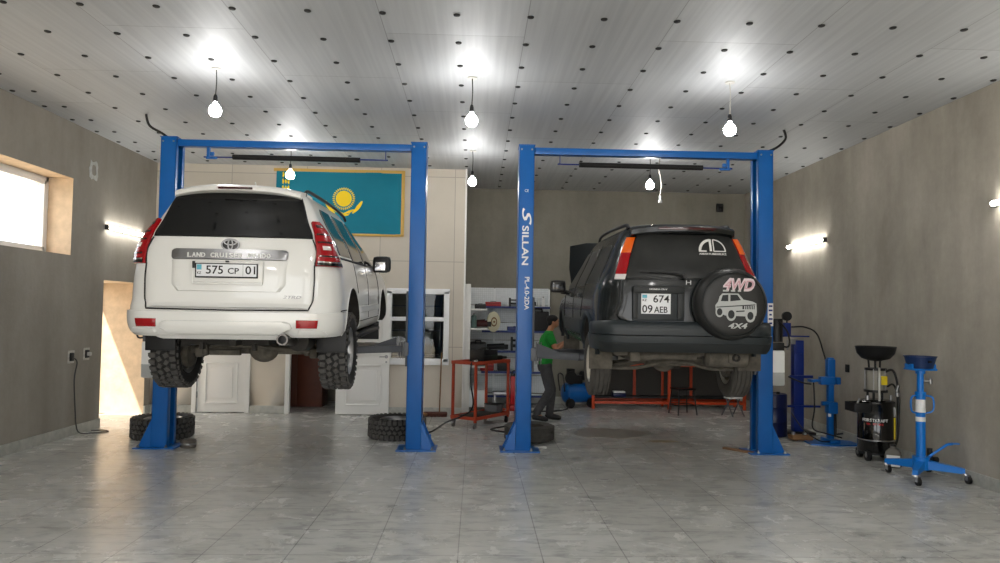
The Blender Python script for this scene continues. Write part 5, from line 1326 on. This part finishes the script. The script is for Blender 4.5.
dr = thing('oil_drainer', 'black barrel waste oil drainer with wide black bowl', 'oil drainer', (4.985, 8.84, 0), -.05)
br_ = MB().lathe([(0,.1),(.19,.1),(.205,.11),(.21,.12),(.21,.24),(.216,.25),(.216,.262),(.21,.27),(.21,.69),(.216,.70),(.21,.72),(.18,.735),(0,.74)], 40); br_.build('barrel', M_blackg, dr)
MB().lathe([(.212,.245),(.219,.25),(.219,.26),(.212,.265)], 40, closed=True).build('band', M_steel, dr)
def curved_text(body, w, h, z, r, mt, name, a_c, mb=None):
    mb = MB()
    n = len(body)
    for k, ch in enumerate(body):
        if ch == ' ': continue
        x = w*((k+.5)/n-.5); a = a_c+x/r
        mb.text(ch, w/n*.85, h, T(r*math.cos(a), r*math.sin(a), z)@R3(0,0,a+PI/2)@R3(PI/2,0,0), ext=.0015, bold=.02)
    return mb.build(name, mt, dr)
ac = -PI/2-.5
curved_text('HORSTKRAFT', .30, .036, .50, .212, M_label, 'maker_lettering', ac)
curved_text('OIL SERVICE', .19, .022, .455, .212, M_red, 'red_lettering', ac)
MB().box((.212*math.cos(-.75), .212*math.sin(-.75), .42), (.006,.05,.3), M=I4).build('contents_gauge', M_yellow, dr) if False else None
Mg = R3(0,0,-.72)
MB().box((.215,0,.40),(.012,.035,.26), M=Mg).build('level_strip', M_yellow, dr); MB().box((.216,0,.60),(.02,.04,.12),M=Mg,bev=.004).build('level_top', M_steel, dr)
MB().lathe([(0,1.21),(.035,1.21),(.06,1.215),(.16,1.245),(.215,1.31),(.232,1.385),(.238,1.39),(.232,1.395),(.222,1.387),(.205,1.315),(.155,1.26),(.05,1.23),(0,1.23)], 40, M=T(.0,.0,0)).build('bowl', M_black, dr)
for a in (.5, 2.2, 4.2): MB().cyl((.08*math.cos(a),.08*math.sin(a),1.1),(.09*math.cos(a),.09*math.sin(a),1.23),.012).build('bowl_support', M_black, dr)
M_sight = mat('sight_glass', (196,192,180), .15, trans=.55, ior=1.2)
MB().cyl((0,0,.86),(0,0,1.10),.11,n=32).build('sight_glass', M_sight, dr)
MB().cyl((0,0,.83),(0,0,.86),.135,n=32).build('glass_base', M_black, dr); MB().cyl((0,0,1.10),(0,0,1.125),.125,n=32).build('glass_cap', M_black, dr)
for k in range(5):
    a = 2*PI*k/5+.3; MB().cyl((.12*math.cos(a),.12*math.sin(a),.84),(.12*math.cos(a),.12*math.sin(a),1.12),.007).build('tie_rod', M_steel, dr)
MB().cyl((-.03,-.15,.72),(-.03,-.15,1.14),.012).build('drop_tube', M_cordw, dr)
MB().box((.05,-.112,.98),(.075,.012,.11),bev=.003).build('warning_label', M_yellow, dr)
for a in (.2, 2.6, 4.0): MB().cyl((.09*math.cos(a),.09*math.sin(a),.735),(.09*math.cos(a),.09*math.sin(a),.84),.014).build('stem', M_black, dr)
MB().cyl((.16,-.05,.74),(.16,-.05,.80),.018).cyl((-.14,-.08,.74),(-.14,-.08,.79),.03,n=18).build('valve', M_steel, dr)
MB().box((-.24,-.05,.60),(.20,.26,.012),bev=.003).box((-.24,-.175,.65),(.2,.012,.11),bev=.004).box((-.34,-.05,.65),(.012,.26,.11),bev=.004).box((-.24,.075,.65),(.2,.012,.11),bev=.004).build('tool_tray', M_black, dr)
MB().cyl((-.28,-.06,.63),(-.22,-.04,.75),.012).cyl((-.2,-.1,.63),(-.17,-.06,.74),.01).build('probe', M_steel, dr)
MB().tube([(.12,.0,1.08),(.2,-.02,1.1),(.25,-.03,.95),(.27,-.02,.7),(.26,-.02,.3),(.23,.0,.15)], .014, smooth=6).build('suction_hose', M_black, dr)
MB().tube([(.15,.0,.9),(.24,.05,.92),(.29,.05,.8),(.29,.02,.45)], .012, smooth=6).build('air_line', M_black, dr)
MB().cyl((.24,-.03,.84),(.265,-.03,.92),.02).cyl((.25,-.03,.78),(.25,-.03,.83),.026).build('hose_fitting', M_steel, dr)
MB().lathe([(.16,.08),(.2,.08),(.2,.1),(.16,.1)], 30, closed=True).build('base_ring', M_black, dr)
for k, a in enumerate((-2.5, -.9, .7, 2.4)):
    x_, y_ = .19*math.cos(a), .19*math.sin(a); big = x_ < 0
    r = .065 if big else .035
    MB().cyl((x_-.0-.02,y_,r),(x_+.02,y_,r),r,n=24).build('wheel', M_black, dr)
    MB().box((x_,y_*.93,.085+r*.2),(.05,.05,.02)).cyl((x_-.028,y_,r),(x_+.028,y_,r),r*.4,n=16).build('fork', M_steel, dr)
jg = thing('plastic_jug', 'clear plastic jug with white label beside the oil drainer', 'jug', (4.93, 8.38, 0), -.5)
MB().lathe([(0,0),(.075,0),(.09,.01),(.09,.14),(.08,.18),(.045,.215),(.03,.225),(.03,.245),(0,.245)], 24).build('bottle', mat('clear_jug', (150,146,138), .15, trans=.5, ior=1.2), jg)
MB().box((-.0,-.093,.085),(.14,.008,.13),bev=.002).build('label', M_label, jg); MB().cyl((0,0,.245),(0,0,.265),.033).build('cap', M_black, jg)
tj = thing('transmission_jack', 'bright blue pillar jack with four casters and a drain pan near the right wall', 'jack', (4.90, 7.80, 0), 0)
for k, (ex_, ey_) in enumerate(((-.27,-.33),(.33,-.24),(-.22,.30),(.27,.34))):
    L = math.hypot(ex_, ey_); a = math.atan2(ey_, ex_); M = R3(0,0,a)
    am = MB(); h0, h1 = .10, .055
    vs = [(0,-.05,.11),(0,.05,.11),(L,.025,.10),(L,-.025,.10),(0,-.05,.11+h0),(0,.05,.11+h0),(L,.025,.10+h1),(L,-.025,.10+h1)]
    am.add(vs, [(0,1,2,3),(4,7,6,5),(0,4,5,1),(1,5,6,2),(2,6,7,3),(3,7,4,0)], M=M); leg = am.build('leg', M_jack, tj)
    MB().cyl((ex_,ey_,.09),(ex_,ey_,.11),.035,n=16).box((ex_,ey_-.02,.065),(.006,.05,.06),M=I4).box((ex_+.034,ey_-.02,.065),(.006,.05,.06)).build('caster_fork', M_chrome, leg)
    MB().cyl((ex_+.002,ey_-.025,.043),(ex_+.032,ey_-.025,.043),.043,n=22).build('caster_wheel', M_black, leg)
MB().cyl((0,0,.10),(0,0,.24),.085,n=24).build('hub', M_jack, tj)
MB().cyl((0,0,.2),(0,0,.93),.048,n=24).lathe([(.048,.90),(.056,.90),(.056,.94),(.04,.945)], 24).build('column', M_jack, tj)
MB().cyl((0,0,.93),(0,0,1.18),.034,n=20).build('ram', M_jack, tj)
MB().cyl((0,0,.72),(0,0,.86),.0495,n=24,caps=False).cyl((0,0,.62),(0,0,.67),.0495,n=24,caps=False).build('label_sleeve', M_label, tj)
MB().tube([(-.05,0,.90),(-.12,-.03,.88),(-.12,-.03,.74),(-.05,0,.71)], .009, smooth=3).tube([(.05,0,.90),(.12,-.03,.88),(.12,-.03,.74),(.05,0,.71)], .009, smooth=3).build('guard_handle', M_jack, tj)
MB().cyl((.03,0,1.06),(.10,-.02,1.06),.014).cyl((.10,-.02,1.03),(.10,-.02,1.09),.018).build('clamp_screw', M_steel, tj)
MB().box((0,0,1.19),(.26,.2,.02),bev=.006).box((-.125,0,1.22),(.02,.14,.06),bev=.006).box((.125,0,1.22),(.02,.14,.06),bev=.006).cyl((0,0,1.14),(0,0,1.19),.05).build('saddle', M_jack, tj)
MB().tube([(.06,-.02,.22),(.10,-.03,.26),(.24,-.08,.38),(.30,-.08,.39)], .014).box((.32,-.08,.392),(.10,.05,.012),bev=.004).build('pump_pedal', M_jack, tj)
MB().cyl((.12,.03,.18),(.12,.03,.32),.028,n=16).cyl((.15,.02,.2),(.2,.02,.2),.03,n=16).build('pump', M_black, tj)
pn = thing('drain_pan', 'dark blue round pan resting on top of the pillar jack', 'pan', (4.90, 7.80, 1.201))
MB().lathe([(0,0),(.125,0),(.158,.125),(.168,.127),(.168,.133),(.153,.133),(.12,.012),(0,.012)], 36).build('bowl', mat('pan_blue', (12,40,84), .45), pn)
MB().cyl((-.0,-.153,.075),(-.0,-.19,.08),.012).build('spout', M_black, pn)

# ------------------------------------------------------------------ the mechanic
def skin_body(name, verts, edges, radii, root, mt, parent=None, sub=2):
    me = bpy.data.meshes.new(name); me.from_pydata(verts, edges, []); me.materials.append(mt)
    o = bpy.data.objects.new(name, me); C.objects.link(o)
    o.modifiers.new('skin', 'SKIN'); o.modifiers.new('sub', 'SUBSURF').levels = sub; o.modifiers['sub'].render_levels = sub
    for i, r in enumerate(radii):
        sv = me.skin_vertices[0].data[i]; sv.radius = r if isinstance(r, tuple) else (r, r); sv.use_root = (i == root)
    bpy.context.view_layer.update()
    m2 = bpy.data.meshes.new_from_object(o.evaluated_get(bpy.context.evaluated_depsgraph_get()))
    o.modifiers.clear(); o.data = m2
    m2.polygons.foreach_set('use_smooth', [True]*len(m2.polygons))
    if parent is not None: o.parent = parent
    return o
PX, PY = 1.14, 11.80
# facing +x and a little away; x forward, y to his left
J = dict(pelvis=(0,0,.93), waist=(.03,0,1.06), chest=(.03,0,1.28), neck=(.07,0,1.46), neck2=(.10,0,1.52), head=(.125,0,1.60), crown=(.12,0,1.68),
         shL=(.04,.17,1.40), elL=(.20,.22,1.18), wrL=(.38,.15,1.30), shR=(.04,-.17,1.40), elR=(.16,-.23,1.15), wrR=(.32,-.15,1.30),
         hpL=(0,.09,.90), knL=(.13,.10,.50), anL=(.10,.11,.09), toL=(.25,.12,.035),
         hpR=(0,-.09,.90), knR=(.07,-.10,.49), anR=(-.13,-.10,.12), toR=(.0,-.10,.03))
names = list(J)
def chain(hand, w, d, sgn):
    """palm plus five bent fingers; hand: prefix, w: wrist, d: unit forward"""
    w = Vector(w); d = Vector(d).normalized(); side = Vector((0, sgn, 0)); up = d.cross(side).normalized()*(-sgn)
    J[hand+'palm'] = tuple(w+d*.06); R_[hand+'palm'] = (.036,.018); E_.append((hand[-1] and ('wr'+hand), hand+'palm'))
    for k, (o_, L) in enumerate(((-.03,.07),(-.01,.08),(.01,.075),(.03,.06))):
        b = w+d*.085+side*o_; J[hand+'f%da' % k] = tuple(b); J[hand+'f%db' % k] = tuple(b+d*L*.5+up*.006); J[hand+'f%dc' % k] = tuple(b+d*L*.8-up*.02)
        for q in 'abc': R_[hand+'f%d%s' % (k, q)] = .0088
        E_.extend([(hand+'palm', hand+'f%da' % k), (hand+'f%da' % k, hand+'f%db' % k), (hand+'f%db' % k, hand+'f%dc' % k)])
    t = w+d*.03-side*.035; J[hand+'t0'] = tuple(t); J[hand+'t1'] = tuple(t+d*.03-side*.02); J[hand+'t2'] = tuple(t+d*.055-side*.015)
    for q in '012': R_[hand+'t'+q] = .0095
    E_.extend([(hand+'palm', hand+'t0'), (hand+'t0', hand+'t1'), (hand+'t1', hand+'t2')])
R_ = dict(pelvis=(.13,.10), waist=(.12,.09), chest=(.14,.10), neck=.055, neck2=.052, head=(.085,.075), crown=(.072,.06), shL=.055, elL=.042, wrL=.028, shR=.055, elR=.042, wrR=.028,
          hpL=.085, knL=.058, anL=.038, toL=.03, hpR=.085, knR=.058, anR=.038, toR=.03)
E_ = [('pelvis','waist'),('waist','chest'),('chest','neck'),('neck','neck2'),('neck2','head'),('head','crown'),('chest','shL'),('shL','elL'),('elL','wrL'),('chest','shR'),('shR','elR'),('elR','wrR'),
      ('pelvis','hpL'),('hpL','knL'),('knL','anL'),('anL','toL'),('pelvis','hpR'),('hpR','knR'),('knR','anR'),('anR','toR')]
chain('L', J['wrL'], (.6,-.1,.8), 1); chain('R', J['wrR'], (.6,.1,.8), -1)
names = list(J); idx = {n: i for i, n in enumerate(names)}
man = skin_body('person', [J[n] for n in names], [(idx[a], idx[b]) for a, b in E_], [R_[n] for n in names], 0, M_skin)
man.location = (PX, PY, 0)
tag(man, 'mechanic in a green shirt and grey trousers reaching up under the dark car', 'person')
fc_ = MB().sph((.155,0,1.605), .075, 18, 12, sc=(.95,.85,1.25)).sph((.232,0,1.60), .016, 10, 8, sc=(1,.8,1.3)).sph((.225,0,1.555), .02, 10, 8, sc=(.5,1.1,.35)).sph((.12,-.072,1.60), .02, 10, 8, sc=(.8,.4,1.3)).sph((.12,.072,1.60), .02, 10, 8, sc=(.8,.4,1.3))
fc_.build('face', M_skin, man)
ey = MB()
for sy in (-1, 1): ey.sph((.219,sy*.028,1.625), .010, 10, 8)
ey.build('eyes', M_black, man)
MB().sph((.112,0,1.652), .096, 20, 12, sc=(1.02,.86,.80)).sph((.085,0,1.61), .082, 16, 10, sc=(.72,.9,.95)).build('hair', M_hair, man)
def stack(mb, rings, n=28):
    """elliptical cross-sections (x, y, z, rx, ry) joined bottom to top, closed at both ends"""
    vs = [(x+rx*math.cos(2*PI*k/n), y+ry*math.sin(2*PI*k/n), z) for x, y, z, rx, ry in rings for k in range(n)]
    fs = [(i*n+k, i*n+(k+1)%n, (i+1)*n+(k+1)%n, (i+1)*n+k) for i in range(len(rings)-1) for k in range(n)]
    L = (len(rings)-1)*n
    return mb.add(vs, fs+[list(range(n))[::-1], [L+k for k in range(n)]], 0, True)
def cloth(mb, name, mt, parent, voxel=.011, it=6):
    """overlapping volumes fused into one smooth garment"""
    o = mb.build(name, mt, parent)
    r = o.modifiers.new('fuse', 'REMESH'); r.mode = 'VOXEL'; r.voxel_size = voxel; r.use_smooth_shade = True
    q = o.modifiers.new('soft', 'SMOOTH'); q.iterations = it; q.factor = .5
    bpy.context.view_layer.update()
    me = bpy.data.meshes.new_from_object(o.evaluated_get(bpy.context.evaluated_depsgraph_get()))
    o.modifiers.clear(); o.data = me
    me.polygons.foreach_set('use_smooth', [True]*len(me.polygons)); return o
sh_ = stack(MB(), [(.0,0,.87,.115,.165), (.0,0,.93,.12,.17), (.02,0,1.05,.118,.16), (.03,0,1.2,.128,.175), (.035,0,1.32,.128,.185), (.045,0,1.39,.105,.17), (.055,0,1.43,.075,.11), (.065,0,1.465,.062,.068)])
for k, (a_, b_) in enumerate((('shL','elL'), ('shR','elR'))):
    p0, p1 = Vector(J[a_]), Vector(J[b_]); pm_ = p0.lerp(p1, .62)
    sh_.tube([p0-(p1-p0)*.12, p0, p0.lerp(p1,.35), pm_], [.06,.082,.074,.07], n=16)
cloth(sh_, 't_shirt', M_green, man)
tr_ = stack(MB(), [(.0,0,.80,.10,.15), (.0,0,.88,.122,.168), (.0,0,.95,.118,.162), (.005,0,1.0,.112,.155)])
for a_, b_, c_, ex in (('hpL','knL','anL',.0), ('hpR','knR','anR',.0)):
    h_, k_, n_ = Vector(J[a_]), Vector(J[b_]), Vector(J[c_])
    tr_.tube([h_+Vector((0,0,.02)), h_.lerp(k_,.3), h_.lerp(k_,.7), k_, k_.lerp(n_,.4), n_+Vector((0,0,.03)), n_+Vector((.01,0,-.02))], [.10,.10,.084,.074,.072,.066,.068], n=18)
cloth(tr_, 'trousers', M_trous, man)
for (hx, hy, hz, tx, ty, tz, L) in ((.10,.11,.05,.26,.12,.035,'left'), (-.14,-.10,.06,.02,-.10,.03,'right')):
    s_ = MB().tube([(hx-.07,hy,hz+.0), (hx-.03,hy,hz+.015), (hx+.06,hy,hz), (tx,ty,tz), (tx+.035,ty,tz-.002)], [.03,.05,.048,.036,.02], n=12)
    s_.build('shoe', M_black, man)

# ------------------------------------------------------------------ daylight, camera
w = bpy.data.worlds.new('sky'); bpy.context.scene.world = w; w.use_nodes = True
nt = w.node_tree; bg = nt.nodes['Background']; bg.inputs[0].default_value = (.97, .985, 1.0, 1); bg.inputs[1].default_value = 3.2
sl_ = bpy.data.lights.new('sun', 'SUN'); sl_.energy = 8; sl_.angle = .02; sl_.color = (1, .95, .87)
so = bpy.data.objects.new('sun', sl_); C.objects.link(so); so.rotation_euler = Vector((-.35, -.5, .85)).to_track_quat('Z', 'Y').to_euler()
cam = bpy.data.cameras.new('camera'); co = bpy.data.objects.new('camera', cam); C.objects.link(co)
F_, CX_, CY_ = 720., 500., 287.
Yv = Vector((476-CX_, 314-CY_, F_)).normalized()
Uv = Vector((.0157, -1, 0)); Uv.z = -(Uv.x*Yv.x+Uv.y*Yv.y)/Yv.z; Uv.normalize()
Xv = Yv.cross(Uv)
if Xv.x < 0: Xv = -Xv
# rows: world axes in picture axes (right, down, ahead); the camera looks along its own -z with +y up
Rw = Matrix((Xv, Yv, Uv))
Mc = Matrix((( Rw[0][0], -Rw[0][1], -Rw[0][2], 0), (Rw[1][0], -Rw[1][1], -Rw[1][2], 0), (Rw[2][0], -Rw[2][1], -Rw[2][2], 1.72), (0,0,0,1)))
co.matrix_world = Mc
cam.sensor_width = 36; cam.lens = F_/1000*36; cam.shift_y = (CY_-281.5)/1000; cam.clip_start = .05
sc = bpy.context.scene; sc.camera = co
sc.view_settings.view_transform = 'Standard'; sc.view_settings.look = 'None'; sc.view_settings.gamma = 1; sc.view_settings.use_curve_mapping = False
sc.view_settings.exposure = 0.5
try: sc.cycles.sample_clamp_indirect = 8
except Exception: pass
